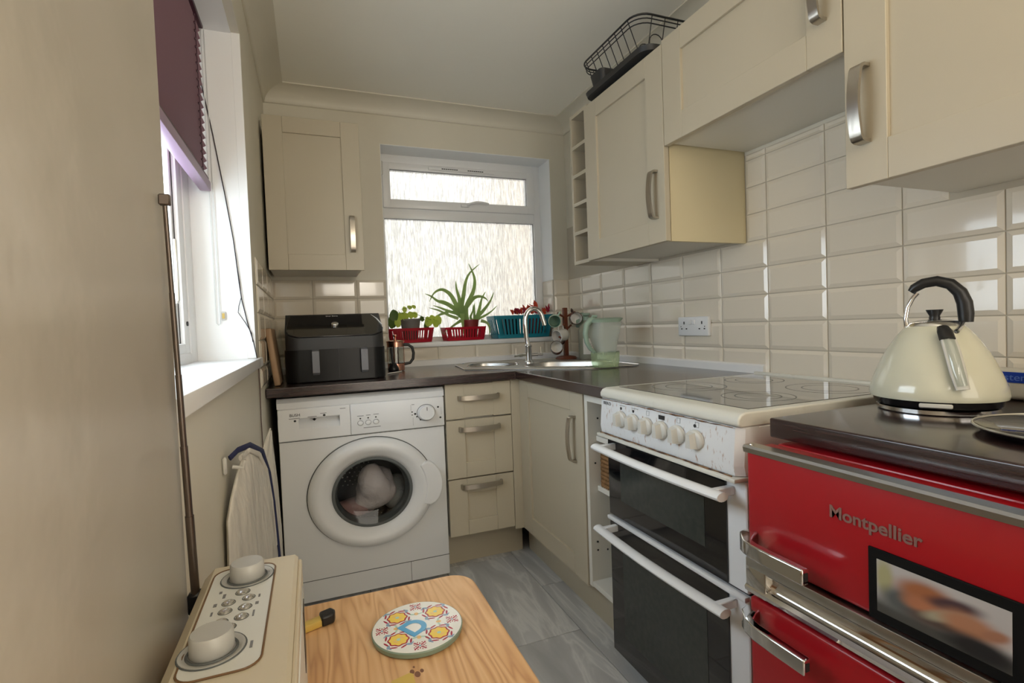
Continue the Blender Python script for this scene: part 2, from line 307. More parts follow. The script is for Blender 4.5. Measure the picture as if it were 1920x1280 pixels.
def obj(name, g, m, parent=None, smooth=True, ang=40):
    bm = g.bm; bmesh.ops.recalc_face_normals(bm, faces=bm.faces)
    xs = [v.co for v in bm.verts]; lo = Vector((min(v.x for v in xs), min(v.y for v in xs), min(v.z for v in xs))); hi = Vector((max(v.x for v in xs), max(v.y for v in xs), max(v.z for v in xs)))
    o0 = Vector(((lo.x + hi.x) / 2, (lo.y + hi.y) / 2, lo.z)); bmesh.ops.translate(bm, verts=bm.verts, vec=-o0)
    me = bpy.data.meshes.new(name); bm.to_mesh(me); bm.free()
    for mm in (m if isinstance(m, (list, tuple)) else [m]): me.materials.append(M[mm] if isinstance(mm, str) else mm)
    if smooth:
        for p in me.polygons: p.use_smooth = True
        me.set_sharp_from_angle(angle=math.radians(ang))
    o = bpy.data.objects.new(name, me); COL.objects.link(o)
    if parent: o.parent = parent; o.location = o0 - WPOS[parent]
    else: o.location = o0
    WPOS[o] = o0; return o
def thing(name, label, cat, loc, group=None):
    o = bpy.data.objects.new(name, None); COL.objects.link(o); o.location = loc; o.empty_display_size = .05
    WPOS[o] = Vector(loc); o['label'] = label; o['category'] = cat
    if group: o['group'] = group
    return o
def tag(o, label, cat, group=None):
    o['label'] = label; o['category'] = cat
    if group: o['group'] = group
    return o
def struct(o): o['kind'] = 'structure'; return o
def inst(o, loc, parent):                                   # copy of a part sharing its mesh; loc = world origin
    c = o.copy(); COL.objects.link(c); c.parent = parent; c.location = Vector(loc) - (WPOS[parent] if parent else Vector()); WPOS[c] = Vector(loc); return c
def text(name, s, size, loc, facing, m, parent, ext=.0004, sx=1.0, squash=1.0, off=0):
    c = bpy.data.curves.new(name, 'FONT'); c.body = s; c.size = size; c.extrude = ext; c.align_x = 'LEFT'
    o = bpy.data.objects.new(name, c); COL.objects.link(o); c.materials.append(M[m])
    R = {'-x': Matrix(((0, 0, -1), (-1, 0, 0), (0, 1, 0))), '-y': Matrix(((1, 0, 0), (0, 0, -1), (0, 1, 0)))}[facing] if isinstance(facing, str) else facing
    c.offset = off; me = bpy.data.meshes.new_from_object(o); bpy.data.objects.remove(o); me.materials.clear(); me.materials.append(M[m])
    for v in me.vertices: v.co = Vector((v.co.x * sx, v.co.y * squash, v.co.z))
    o = bpy.data.objects.new(name, me); COL.objects.link(o); o['kind'] = 'stuff'
    o.rotation_euler = R.to_euler(); o.parent = parent; o.location = Vector(loc) - WPOS[parent]; return o
def Tx(y0, z0, x):      # local (a=along, n=outward, w=other) -> plane x facing -x ; a along z (vertical)
    return Matrix(((0, -1, 0, x), (0, 0, 1, y0), (1, 0, 0, z0), (0, 0, 0, 1)))
def Ty(x0, z0, y, vert=False):  # plane y facing -y ; a along x (or z if vert)
    return Matrix(((0, 0, 1, x0), (0, -1, 0, y), (1, 0, 0, z0), (0, 0, 0, 1))) if vert else Matrix(((1, 0, 0, x0), (0, -1, 0, y), (0, 0, 1, z0), (0, 0, 0, 1)))
def bow(L, h=.032):
    p = [(0, -.001), (0, h * .55), (L * .02, h * .78), (L * .06, h * .9)]
    for i in range(1, 10): a = i / 10; p.append((L * (.06 + .88 * a), h * (.9 + .28 * math.sin(PI * a))))
    return p + [(L * .94, h * .9), (L * .98, h * .78), (L, h * .55), (L, -.001)]
def shaker_x(name, x, y0, y1, z0, z1, sr_, rail, parent, m='cab', rail_b=None, thick=.022):
    g = G(); rb = rail_b or rail; b = .0012
    g.box(x + .010, x + thick, y0 + .004, y1 - .004, z0 + .004, z1 - .004)
    g.box(x, x + thick - .001, y0, y0 + sr_, z0, z1, b, 1); g.box(x, x + thick - .001, y1 - sr_, y1, z0, z1, b, 1)
    g.box(x, x + thick - .001, y0 + sr_ + .0004, y1 - sr_ - .0004, z1 - rail, z1, b, 1); g.box(x, x + thick - .001, y0 + sr_ + .0004, y1 - sr_ - .0004, z0, z0 + rb, b, 1)
    return obj(name, g, m, parent, False)
def shaker_y(name, y, x0, x1, z0, z1, st, rail, parent, m='cab', flat=False):
    g = G(); b = .0012; t = .022
    g.box(x0 + .004, x1 - .004, y + (.001 if flat else .009), y + t, z0 + .004, z1 - .004)
    g.box(x0, x0 + st, y, y + t - .001, z0, z1, b, 1); g.box(x1 - st, x1, y, y + t - .001, z0, z1, b, 1)
    if rail: g.box(x0 + st + .0004, x1 - st - .0004, y, y + t - .001, z1 - rail, z1, b, 1); g.box(x0 + st + .0004, x1 - st - .0004, y, y + t - .001, z0, z0 + rail, b, 1)
    return obj(name, g, m, parent, False)
def rrect(x0, x1, y0, y1, r, n=5):
    out = []
    for cx, cy_, a0 in ((x1 - r, y0 + r, -PI / 2), (x1 - r, y1 - r, 0), (x0 + r, y1 - r, PI / 2), (x0 + r, y0 + r, PI)):
        for i in range(n + 1): a = a0 + PI / 2 * i / n; out.append((cx + r * math.cos(a), cy_ + r * math.sin(a)))
    return out

def boolean(o, me):
    co = bpy.data.objects.new('cutter_tmp', me); COL.objects.link(co); md = o.modifiers.new('c', 'BOOLEAN'); md.object = co; md.solver = 'EXACT'; o.modifiers.move(len(o.modifiers) - 1, 0)
    dg = bpy.context.evaluated_depsgraph_get(); dg.update(); me2 = bpy.data.meshes.new_from_object(o.evaluated_get(dg)); o.modifiers.clear(); o.data = me2; bpy.data.objects.remove(co)
    return o

# ---------------------------------------------------------------- the room
R, L, B = 1.548, -.179, 2.942
ZC = 2.39
WY, WZ0, WZ1 = 1.95, 1.015, 2.13                      # left window opening
WX0, WX1, WZb, WZt = .40, 1.44, 1.02, 2.158            # back window opening
g = G().box(-.6, 1.9, -1.75, 3.4, -.12, -.006); floor = struct(obj('floor', g, 'floorgrout', None, False)); floor['label'] = 'grey veined plank tiled floor'
tw, tl = .342, .683
for ci, x0 in enumerate((-.154, .188, .530, .872, 1.214)):
    off = 1.654 if ci % 2 == 0 else 2.0
    for k in range(-5, 3):
        y0 = off + k * tl; y1 = y0 + tl; y0 = max(y0, -1.7)
        if y1 < -1.6 or y0 > 2.94: continue
        y1 = min(y1, 2.942); gg = G().box(x0 + .0015, min(x0 + tw, R) - .0015, y0 + .0015, y1 - .0015, -.008, random.uniform(-.0004, .0004), .0012, 1)
        obj('tile', gg, 'floortile', floor, False)
gg = G().box(-.6, -.157, -1.7, 2.94, -.008, 0); obj('tile', gg, 'floortile', floor, False)
g = G().box(-.6, 1.9, -1.75, 3.4, ZC, ZC + .1); struct(obj('ceiling', g, 'ceil', None, False))
# left wall with window opening; pier nearer the camera
g = G(); g.box(-.52, L, WY, 3.3, 0, 2.5); g.box(-.52, L, .55, WY, 0, WZ0); g.box(-.52, L, .55, WY, WZ1, 2.5); g.box(-.52, L, .55, .70, WZ0, WZ1)
wall_left = struct(obj('wall_left', g, 'wall', None, False))
g = G().box(-.6, -.16, -1.7, .75, 0, 2.5, .006, 2); obj('pier', g, 'pier', wall_left, True, 60)
g = G(); g.box(-.505, -.205, WY - .004, WY + .001, WZ0 + .02, WZ1); g.box(-.505, -.205, .70, WY, WZ1 - .004, WZ1 + .001); obj('reveal', g, 'reveal', wall_left, False)
g = G(); g.box(-.205, L + .0006, WY - .004, WY + .001, WZ0 + .03, WZ1, .001, 1); obj('reveal_edge', g, 'reveal', wall_left, False)
g = G(); g.box(-.6, 1.9, -1.75, -1.65, 0, 2.5); struct(obj('wall_front', g, 'wall', None, False))
# right wall
g = G().box(R, R + .15, -1.75, 3.3, 0, 2.5); wall_right = struct(obj('wall_right', g, 'wall', None, False))
# back wall with hole
g = G(); g.box(L - .3, WX0, B, B + .32, 0, 2.5); g.box(WX1, R + .15, B, B + .32, 0, 2.5); g.box(WX0, WX1, B, B + .32, 0, WZb); g.box(WX0, WX1, B, B + .32, WZt, 2.5)
wall_back = struct(obj('wall_back', g, 'wall', None, False))
g = G(); g.box(WX1 - .003, WX1 + .001, B + .001, 3.10, 1.403, WZt); g.box(WX0 - .001, WX0 + .003, B + .001, 3.10, WZb, WZt); g.box(WX0, WX1, B + .001, 3.10, WZt - .003, WZt + .001); obj('reveal', g, 'reveal', wall_back, False)
# coving (concave quarter profile)
def cove(seg=6):
    return [(0, 0)] + [(.085 * (1 - math.cos(a)) + .006, -.078 + .078 * (math.sin(a))) for a in [PI / 2 * i / seg for i in range(seg + 1)][::-1]] + [(0, -.084)]
pr_ = [(0, 0), (.10, 0), (.10, -.006)] + [(.10 - .09 * math.sin(a), -.006 - .066 * (1 - math.cos(a))) for a in [PI / 2 * i / 7 for i in range(1, 8)]] + [(.006, -.076), (0, -.076)]
g = G().prism([(L + a, ZC + b) for a, b in pr_], 'y', -1.65, B); struct(obj('trim_1', g, 'wall', None, True, 50))
g = G().prism([(R - a, ZC + b) for a, b in pr_][::-1], 'y', -1.65, B); struct(obj('trim_2', g, 'wall', None, True, 50))
g = G().prism([(B - a, ZC + b) for a, b in pr_][::-1], 'x', L, R); struct(obj('trim_3', g, 'wall', None, True, 50))

# metro tiles: parts of the walls; local mesh facing -n, cached by size
TC = {}
def tile(wall, plane, a0, a1, z0, z1, fixed):
    gr = .0016; w, h = a1 - a0 - 2 * gr, z1 - z0 - 2 * gr
    if w < .012 or h < .010: return
    key = (plane, round(w, 4), round(h, 4)); ca, cz = (a0 + a1) / 2, z0 + gr
    org = {'-x': (fixed, ca, cz), '+x': (fixed, ca, cz), '-y': (ca, fixed, cz)}[plane]
    if key in TC: inst(TC[key], org, wall); return
    iw = min(.013, w * .25); ih = min(.012, h * .25); bm = bmesh.new()
    def ring(dx, dz, n): return [(-w / 2 + dx, dz, n), (w / 2 - dx, dz, n), (w / 2 - dx, h - dz, n), (-w / 2 + dx, h - dz, n)]
    rs = [[bm.verts.new(p) for p in ring(*q)] for q in ((0, 0, 0), (0, 0, .0028), (.0012, .0012, .0034), (iw, ih, .0075))]
    for a, b in zip(rs, rs[1:]):
        for k in range(4): bm.faces.new((a[k], a[(k + 1) % 4], b[(k + 1) % 4], b[k]))
    bm.faces.new(rs[-1])
    for v in bm.verts:
        a, z, n = v.co
        v.co = {'-x': Vector((-n, a, z)), '+x': Vector((n, a, z)), '-y': Vector((a, -n, z))}[plane]
    bmesh.ops.recalc_face_normals(bm, faces=bm.faces)
    me = bpy.data.meshes.new('tile'); bm.to_mesh(me); bm.free(); me.materials.append(M['tile'])
    c = sum((p.normal for p in me.polygons), Vector()); want = {'-x': Vector((-1, 0, 0)), '+x': Vector((1, 0, 0)), '-y': Vector((0, -1, 0))}[plane]
    if me.polygons[-1].normal.dot(want) < 0: me.flip_normals()
    o = bpy.data.objects.new('tile', me); COL.objects.link(o); o.parent = wall; o.location = Vector(org) - WPOS[wall]; WPOS[o] = Vector(org); TC[key] = o
TH, TWD, Z0, Y0 = .1, .2277, 1.003, .9433
def rows(z_lo, z_hi): return [(max(z_lo, Z0 + TH * j), min(z_hi, Z0 + TH * (j + 1))) for j in range(-2, 9) if Z0 + TH * (j + 1) > z_lo + .004 and Z0 + TH * j < z_hi - .004]
def cols(a_lo, a_hi, ref): return [(max(a_lo, ref + TWD * k), min(a_hi, ref + TWD * (k + 1))) for k in range(-12, 16) if ref + TWD * (k + 1) > a_lo + .004 and ref + TWD * k < a_hi - .004]
g = G().box(R - .0012, R + .001, -.25, B, .85, 1.727); obj('grout', g, 'grout', wall_right, False)
g = G(); g.box(L, WX0, B - .0012, B + .001, .90, 1.403); g.box(WX0, WX1, B - .0012, B + .001, .90, 1.015); g.box(WX1, R, B - .0012, B + .001, .90, 1.403); obj('grout', g, 'grout', wall_back, False)
for z0, z1 in rows(.905, 1.403):
    for a0, a1 in cols(-.25, B - .004, Y0): tile(wall_right, '-x', a0, a1, z0, z1, R - .001)
for z0, z1 in rows(1.403, 1.727):
    for a0, a1 in cols(.83, 1.49, Y0): tile(wall_right, '-x', a0, a1, z0, z1, R - .001)
for z0, z1 in rows(.93, 1.403):
    for a0, a1 in cols(L, WX0, .015): tile(wall_back, '-y', a0, a1, z0, z1, B - .001)
    for a0, a1 in cols(WX1, R, 1.135): tile(wall_back, '-y', a0, a1, z0, z1, B - .001)
    for a0, a1 in cols(2.05, B, B): tile(wall_left, '+x', a0, a1, z0, z1, L + .001)
    if z1 > 1.06: tile(wall_back, '-x', B + .004, 3.10, max(z0, 1.05), z1, WX1 - .001)
for a0, a1 in cols(WX0, WX1, .68): tile(wall_back, '-y', a0, a1, .930, 1.016, B - .001)
# window sills (boards)
g = G().box(WX0 - .005, WX1 + .005, B - .018, 3.10, 1.018, 1.045, .003, 2); struct(obj('trim_4', g, 'upvc', None))
g = G().box(-.40, -.165, .72, WY, 1.012, 1.044, .003, 2); g.box(L + .0005, -.165, WY - .01, 2.035, 1.012, 1.044, .003, 2); struct(obj('trim_5', g, 'upvc', None))
# upstand trims
g = G().prism([(B, .912), (B - .022, .912), (B - .020, .940), (B - .012, .946), (B, .946)], 'x', L + .002, R - .002); struct(obj('trim_6', g, 'upvc', None))
g = G().prism([(R, .912), (R - .022, .912), (R - .020, .940), (R - .012, .946), (R, .946)], 'y', 1.414, B - .023); struct(obj('trim_7', g, 'upvc', None))

# window 2 (back): frame, top sash, panes
wf = G(); Y1 = 3.12
def ringbox(g, x0, x1, z0, z1, wl, wr, wb, wt, y0, y1, b=.004):
    g.box(x0, x0 + wl, y0, y1, z0, z1, b, 2); g.box(x1 - wr, x1, y0, y1, z0, z1, b, 2)
    g.box(x0 + wl - b, x1 - wr + b, y0, y1, z0, z0 + wb, b, 2); g.box(x0 + wl - b, x1 - wr + b, y0, y1, z1 - wt, z1, b, 2)
ringbox(wf, WX0, WX1, 1.04, WZt, .030, .050, .03, .055, 3.10, 3.17)
wf.box(WX0 + .02, WX1 - .03, 3.105, 3.165, 1.783, 1.846, .004, 2)
w2 = struct(obj('window_2', wf, 'upvc', None, True, 35))
g = G(); ringbox(g, .425, 1.392, 1.842, 2.108, .045, .050, .052, .040, 3.088, 3.15, .005); sash = obj('sash', g, 'upvc', w2, True, 35)
g = G(); ringbox(g, .428, 1.392, 1.068, 1.785, .004, .004, .004, .004, 3.118, 3.124, .001); ringbox(g, .468, 1.344, 1.892, 2.069, .003, .003, .003, .003, 3.10, 3.106, .001); obj('gasket', g, 'black', w2, False)
g = G(); g.box(.43, 1.39, 3.125, 3.131, 1.07, 1.783); obj('pane', g, 'rain', w2, False)
g = G(); g.box(.468, 1.344, 3.118, 3.124, 1.892, 2.07); obj('pane', g, 'rain', w2, False)
g = G(); g.box(.70, 1.12, 3.078, 3.09, 2.078, 2.098, .004, 3); obj('trickle_vent', g, 'upvc', w2)
g = G(); [g.box(.78 + i * .013 + (.06 if i > 7 else 0), .79 + i * .013 + (.06 if i > 7 else 0), 3.0765, 3.079, 2.085, 2.090) for i in range(16)]; obj('vent_slots', g, 'blackprint', w2, False)
g = G(); g.box(.895, .945, 3.072, 3.09, 1.864, 1.882, .004, 2); g.tube([(.93, 3.07, 1.873), (.95, 3.055, 1.882), (.98, 3.05, 1.889), (1.02, 3.05, 1.890), (1.065, 3.052, 1.885)], [.009, .010, .011, .010, .007], 10, flat=.7); obj('latch', g, 'upvc', w2)
g = G(); g.box(.403, .43, 3.082, 3.10, 2.03, 2.11, .003, 1); obj('hinge_cover', g, 'knobcream', w2)
# window 1 (left): frame, sash, pane, handle
g = G(); X1 = -.41
g.box(X1, X1 + .06, 1.86, WY, 1.04, WZ1, .006, 2); g.box(X1, X1 + .06, .70, .76, 1.04, WZ1, .006, 2); g.box(X1, X1 + .06, .75, 1.87, 1.04, 1.075, .006, 2); g.box(X1, X1 + .06, .75, 1.87, WZ1 - .05, WZ1, .006, 2)
w1 = struct(obj('window_1', g, 'upvc', None, True, 35))
g = G(); g.box(X1 + .012, X1 + .056, 1.80, 1.862, 1.072, 2.085, .006, 2); g.box(X1 + .012, X1 + .056, .76, .82, 1.072, 2.085, .006, 2); g.box(X1 + .012, X1 + .056, .81, 1.81, 1.072, 1.105, .006, 2); g.box(X1 + .012, X1 + .056, .81, 1.81, 2.04, 2.085, .006, 2); obj('sash', g, 'upvc', w1, True, 35)
g = G(); g.box(X1 + .040, X1 + .044, 1.797, 1.801, 1.104, 2.04); obj('gasket', g, 'black', w1, False)
g = G(); g.box(X1 + .03, X1 + .036, .815, 1.795, 1.10, 2.045); obj('pane', g, 'clear', w1, False)
g = G(); g.box(X1 + .034, X1 + .042, 1.775, 1.800, 1.104, 2.04, .003, 1); obj('bead', g, 'upvc', w1)
g = G(); g.box(X1 + .055, X1 + .063, 1.70, 1.716, 1.22, 1.28, .003, 2); g.box(X1 + .061, X1 + .069, 1.685, 1.698, 1.225, 1.40, .003, 2); obj('handle', g, 'dullchrome', w1)
g = G().lathe([(.007, 0), (.007, .004)], (X1 + .056, 1.83, 1.165), 12, 'x'); obj('screw_cap', g, 'black', w1)
# outside, seen softly through the patterned glass
g = G(); g.box(1.60, 3.6, 3.9, 5.2, -1.2, 4.2); o = struct(obj('exterior_wall', g, 'render_ext', None, False)); o['label'] = 'pale beige rendered wall outside the frosted window'

g = G(); g.box(-2.6, 1.59, 4.25, 4.6, -1.2, 2.75); o = struct(obj('exterior_wall', g, 'render_pale', None, False)); o['label'] = 'pale grey neighbouring wall seen softly through the frosted window'

# ---------------------------------------------------------------- worktops
g = G()
wt = [(L + .002, 2.205), (.868, 2.205), (.868, 1.412), (R - .002, 1.412), (R - .002, B - .002), (L + .002, B - .002)]
sinkpoly = [(.694, 2.438), (1.175, 2.037), (1.405, 2.025), (1.452, 2.07), (1.46, 2.45), (1.36, 2.76), (1.19, 2.86), (.84, 2.865), (.73, 2.76)]
g.prism(wt, 'z', .874, .912); worktop = tag(obj('worktop', g, 'worktop', None, False), 'dark walnut L-shaped worktop running along the window wall round the corner sink', 'worktop', None)
bmod = worktop.modifiers.new('b', 'BEVEL'); bmod.width = .004; bmod.segments = 3; bmod.limit_method = 'ANGLE'
# cut a hole for the bowls
cut = G()
bowlL = dict(c=(.90, 2.61), rx=.13, ry=.11, rot=-.69); bowlR = dict(c=(1.215, 2.33), rx=.215, ry=.155, rot=-.69)
def bowlring(b, k, z, n=36):
    c, s_ = math.cos(b['rot']), math.sin(b['rot']); out = []
    for i in range(n):
        a = 2 * PI * i / n; e = .62; u = b['rx'] * k * math.copysign(abs(math.cos(a)) ** e, math.cos(a)); v = b['ry'] * k * math.copysign(abs(math.sin(a)) ** e, math.sin(a))
        out.append((b['c'][0] + u * c - v * s_, b['c'][1] + u * s_ + v * c, z))
    return out
for b in (bowlL, bowlR): cut.loft([bowlring(b, 1.03, .85), bowlring(b, 1.03, .95)])
bmesh.ops.recalc_face_normals(cut.bm, faces=cut.bm.faces)
cme = bpy.data.meshes.new('cutter'); cut.bm.to_mesh(cme); cut.bm.free()
boolean(worktop, cme)
g = G().box(.875, R - .002, -.10, .798, .872, .912, .004, 3)
tag(obj('worktop', g, 'worktop', None), 'dark walnut worktop over the red fridge, under the kettle', 'worktop')

# ---------------------------------------------------------------- sink + tap
sk = thing('corner_sink', 'stainless steel corner sink with two bowls set in the worktop', 'sink', (1.1, 2.5, .912))
g = G(); g.prism(sinkpoly, 'z', .9125, .9165); rim = obj('rim', g, 'sink', sk, False)
cut2 = G()
for b in (bowlL, bowlR): cut2.loft([bowlring(b, 1.0, .90), bowlring(b, 1.0, .93)])
bmesh.ops.recalc_face_normals(cut2.bm, faces=cut2.bm.faces); cm2 = bpy.data.meshes.new('cutter2'); cut2.bm.to_mesh(cm2); cut2.bm.free(); boolean(rim, cm2)
for b, d in ((bowlL, .10), (bowlR, .15)):
    g = G().loft([bowlring(b, 1.0, .916), bowlring(b, .985, .905), bowlring(b, .95, .912 - d * .8), bowlring(b, .86, .912 - d), bowlring(b, .12, .912 - d - .003)], cap=False)
    bo = obj('bowl', g, 'sink', sk, True, 60); g = G().lathe([(.033, 0), (.03, .004), (.012, .003)], (b['c'][0], b['c'][1], .912 - d - .002), 20); obj('drain', g, 'chrome', bo)
g = G()
for b in (bowlL, bowlR):
    rr = bowlring(b, 1.03, .917); rr.append(rr[0]); rr.append(rr[1]); g.tube(rr, .003, 6)
rr = [(x, y, .916) for x, y in sinkpoly]; rr.append(rr[0]); g.tube(rr, .003, 6); obj('rolled_edge', g, 'chrome', sk)
tp = thing('mixer_tap', 'chrome swan neck mixer tap standing behind the sink', 'tap', (1.105, 2.6, .916))
g = G().lathe([(.028, .9165), (.028, .922), (.019, .926), (.017, 1.0), (.020, 1.004), (.020, 1.012), (.015, 1.016)], (1.105, 2.6, 0), 20); obj('body', g, 'chrome', tp)
pts = [(1.105, 2.6, 1.01), (1.095, 2.6, 1.06), (1.093, 2.6, 1.12)]
for i in range(0, 11): a = PI - PI * i / 10 * .96; pts.append((1.143 + .050 * math.cos(a), 2.6 - .01 * i / 10, 1.148 + .064 * math.sin(a)))
pts.append((1.203, 2.585, 1.118)); g = G().tube(pts, .0125, 14); obj('spout', g, 'chrome', tp, True, 60)
for sgn, nm in ((-1, 'lever'), (1, 'lever')):
    g = G().tube([(1.105, 2.6, .958), (1.105 + sgn * .055, 2.6, .958)], .009, 12); g.tube([(1.105 + sgn * .055, 2.6, .958), (1.105 + sgn * .085, 2.6, .956)], .0055, 10); g.tube([(1.105 + sgn * .074, 2.6, .958), (1.105 + sgn * .074, 2.6, 1.0)], .0028, 8); obj(nm, g, 'chrome', tp)

# ---------------------------------------------------------------- wall cabinets
c = thing('wall_cabinet', 'cream single door wall cabinet in the corner left of the frosted window', 'cabinet', (.03, 2.75, 1.415))
g = G(); g.box(-.165, .245, 2.592, 2.94, 1.422, 2.105); obj('body', g, 'carc', c, False)
d = shaker_y('door', 2.567, -.166, .252, 1.415, 2.111, .083, .072, c)
g = G().sweep(bow(.165, .026), .022, .007, Ty(.203, 1.502, 2.568, True)); obj('handle', g, 'steel', d, True, 50)
# right run of upper cabinets
ux = 1.173
u = thing('wall_cabinet', 'cream wall cabinet with open end shelves beside the frosted window', 'cabinet', (1.36, 1.85, 1.40))
g = G()
g.box(1.197, R - .002, 1.512, 2.03, 1.412, 1.428); g.box(1.197, R - .002, 1.512, 2.03, 2.06, 2.075); g.box(1.52, R - .002, 1.512, 2.03, 1.428, 2.06); g.box(1.197, R - .002, 2.022, 2.038, 1.40, 2.09); obj('body', g, 'carc', u, False)
g = G().box(1.200, R - .002, 1.495, 1.512, 1.400, 2.075, .0008, 1); obj('side_panel', g, 'cabside', u, False)
d = shaker_x('door', ux, 1.490, 2.035, 1.400, 2.078, .097, .072, u, rail_b=.082)
g = G().sweep(bow(.165, .03), .022, .007, Tx(1.537, 1.488, ux)); obj('handle', g, 'steel', d, True, 50)
g = G(); g.box(1.190, R - .002, 2.182, 2.198, 1.400, 2.10); g.box(1.53, R - .002, 2.04, 2.182, 1.41, 2.09); obj('end_panel', g, 'cab', u, False)
for i, z in enumerate((1.402, 1.540, 1.674, 1.807, 1.940, 2.085)):
    g = G().box(1.190, R - .02, 2.038, 2.182, z - .002, z + .014); obj('shelf', g, 'cab', u, False)
u = thing('wall_cabinet', 'short cream wall cabinet bridging the gap above the cooker', 'cabinet', (1.36, 1.16, 1.727))
g = G(); g.box(1.197, R - .002, .842, 1.488, 1.738, 2.08); obj('body', g, 'carc', u, False)
d = shaker_x('door', ux, .842, 1.487, 1.727, 2.088, .092, .073, u, rail_b=.086)
g = G().sweep(bow(.16, .03), .024, .007, Tx(.890, 1.822, ux)); obj('handle', g, 'steel', d, True, 50)
u = thing('wall_cabinet', 'cream wall cabinet at the right edge, hanging over the kettle', 'cabinet', (1.36, .53, 1.41))
g = G(); g.box(1.197, R - .002, .272, .815, 1.418, 2.08); obj('body', g, 'carc', u, False)
d = shaker_x('door', ux, .262, .838, 1.410, 2.088, .093, .072, u, rail_b=.088)
g = G().sweep(bow(.165, .032), .026, .0075, Tx(.792, 1.503, ux)); obj('handle', g, 'steel', d, True, 50)

# ---------------------------------------------------------------- base units
u = thing('drawer_unit', 'cream three drawer base unit between washing machine and corner', 'drawers', (.70, 2.55, 0))
g = G(); g.box(.543, .85, 2.262, 2.46, .175, .868); obj('body', g, 'carc', u, False)
g = G().box(.541, .94, 2.375, 2.39, .0, .172); obj('plinth', g, 'cab', u, False)
for z0, z1, rail, hz in ((.712, .870, 0, .806), (.443, .706, .068, .665), (.181, .437, .066, .405)):
    d = shaker_y('drawer', 2.237, .541, .852, z0, z1, .086, rail, u, flat=(rail == 0))
    g = G().sweep(bow(.19, .028), .021, .007, Ty(.600, hz, 2.238)); obj('handle', g, 'steel', d, True, 50)
u = thing('sink_base_unit', 'pale cream corner base cabinet with one door under the sink', 'cabinet', (1.2, 1.95, 0))
g = G(); g.box(.922, R - .03, 1.632, 2.235, .175, .735); g.box(.922, .94, 1.632, 2.235, .735, .868); g.box(.854, .897, 2.237, 2.259, .166, .870); obj('body', g, 'cab', u, False)
g = G().box(.975, .99, 1.412, 2.372, 0, .175); obj('plinth', g, 'cab', u, False)
d = shaker_x('door', .896, 1.630, 2.236, .166, .868, .098, .072, u, rail_b=.078)
g = G().sweep(bow(.165, .028), .020, .007, Tx(1.694, .612, .896)); obj('handle', g, 'steel', d, True, 50)
u = thing('open_shelf_unit', 'narrow white open shelf unit between sink cabinet and cooker', 'shelf unit', (1.2, 1.51, .18))
g = G(); g.box(.899, R - .03, 1.602, 1.622, .176, .870); g.box(.899, R - .03, 1.413, 1.421, .176, .870); g.box(1.45, R - .03, 1.42, 1.602, .176, .868); g.box(.899, .95, 1.421, 1.602, .845, .870); obj('body', g, 'carc', u, False)
for z in (.178, .520, .700):
    g = G().box(.90 if z < .2 else .932, 1.45, 1.4215, 1.6015, z, z + .018, .001, 1); obj('shelf', g, 'carc', u, False)
g = G(); [g.lathe([(.0035, 0), (.0035, .0015)], (xx, 1.6005, zz), 8, 'y') for xx, zz in ((.925, .335), (.925, .305), (.965, .300), (.925, .62), (.94, .78))]; obj('shelf_pin_holes', g, 'blackprint', u)
bk = thing('wicker_basket', 'brown woven wicker basket on the open shelf beside the cooker', 'basket', (1.1, 1.52, .538))
g = G(); n = 22
for j in range(9):
    z = .542 + j * .0145
    for face in range(2):
        pts = []
        for i in range(n + 1):
            t = i / n; wob = .004 * (1 if (i + j) % 2 else -1)
            pts.append((.945 + wob, 1.455 + .135 * t, z) if face == 0 else (.945 + .28 * t, 1.594 + wob * .8, z))
        g.tube(pts, .0068, 5)
obj('weave', g, 'wicker', bk, True, 80)
g = G(); [g.tube([(.949, 1.458 + i * .0222, .539), (.949, 1.458 + i * .0222, .668)], .005, 6) for i in range(7)]; [g.tube([(.95 + i * .035, 1.594, .539), (.95 + i * .035, 1.594, .668)], .004, 6) for i in range(8)]; obj('stakes', g, 'wicker', bk)
g = G(); g.tube([(1.23, 1.594, .672), (.945, 1.594, .672), (.945, 1.455, .672)], .009, 8); obj('rim', g, 'wicker', bk)
g = G(); g.box(.955, 1.22, 1.458, 1.588, .539, .60); obj('lining', g, 'rubber', bk, False)

# ---------------------------------------------------------------- washing machine
w = thing('washing_machine', 'white front loading washing machine with laundry behind its round door', 'washing machine', (.196, 2.55, 0))
YF = 2.237; g = G(); g.box(-.141, .533, YF + .006, 2.86, .02, .824, .006, 2); body = obj('body', g, 'white', w)
cw = G(); cw.lathe([(.150, YF - .05), (.150, YF + .03), (.198, YF + .031), (.198, YF + .34)], (.213, 0, .443), 48, 'y', sx=1.127); cw.box(-.069, .097, YF - .05, YF + .035, .736, .781)
bmesh.ops.recalc_face_normals(cw.bm, faces=cw.bm.faces); cmw = bpy.data.meshes.new('cutw'); cw.bm.to_mesh(cmw); cw.bm.free(); cmw.transform(Matrix.Translation(Vector()))
boolean_later = (body, cmw)
g = G(); g.prism([(YF + .004, .8225), (YF + .002, .846), (YF + .020, .862), (2.86, .862), (2.86, .8225)], 'x', -.143, .535); obj('lid', g, 'white', w, True, 30)
g = G(); g.box(.1355, .533, YF - .002, YF + .02, .692, .820, .004, 2); pn = obj('control_panel', g, 'whiteplastic', w)
g = G(); g.box(-.141, .1335, YF - .002, YF + .02, .779, .820, .003, 2); g.box(-.141, .1335, YF - .002, YF + .02, .692, .738, .003, 2); g.box(-.141, -.065, YF - .002, YF + .02, .735, .782, 0); g.box(.093, .1335, YF - .002, YF + .02, .735, .782, 0); g.box(-.069, .097, YF + .032, YF + .036, .735, .782, 0)
g.prism([(YF - .001, .736), (YF + .032, .736), (YF + .032, .764)], 'x', -.066, .094); dr = obj('detergent_drawer', g, 'whiteplastic', w, False)
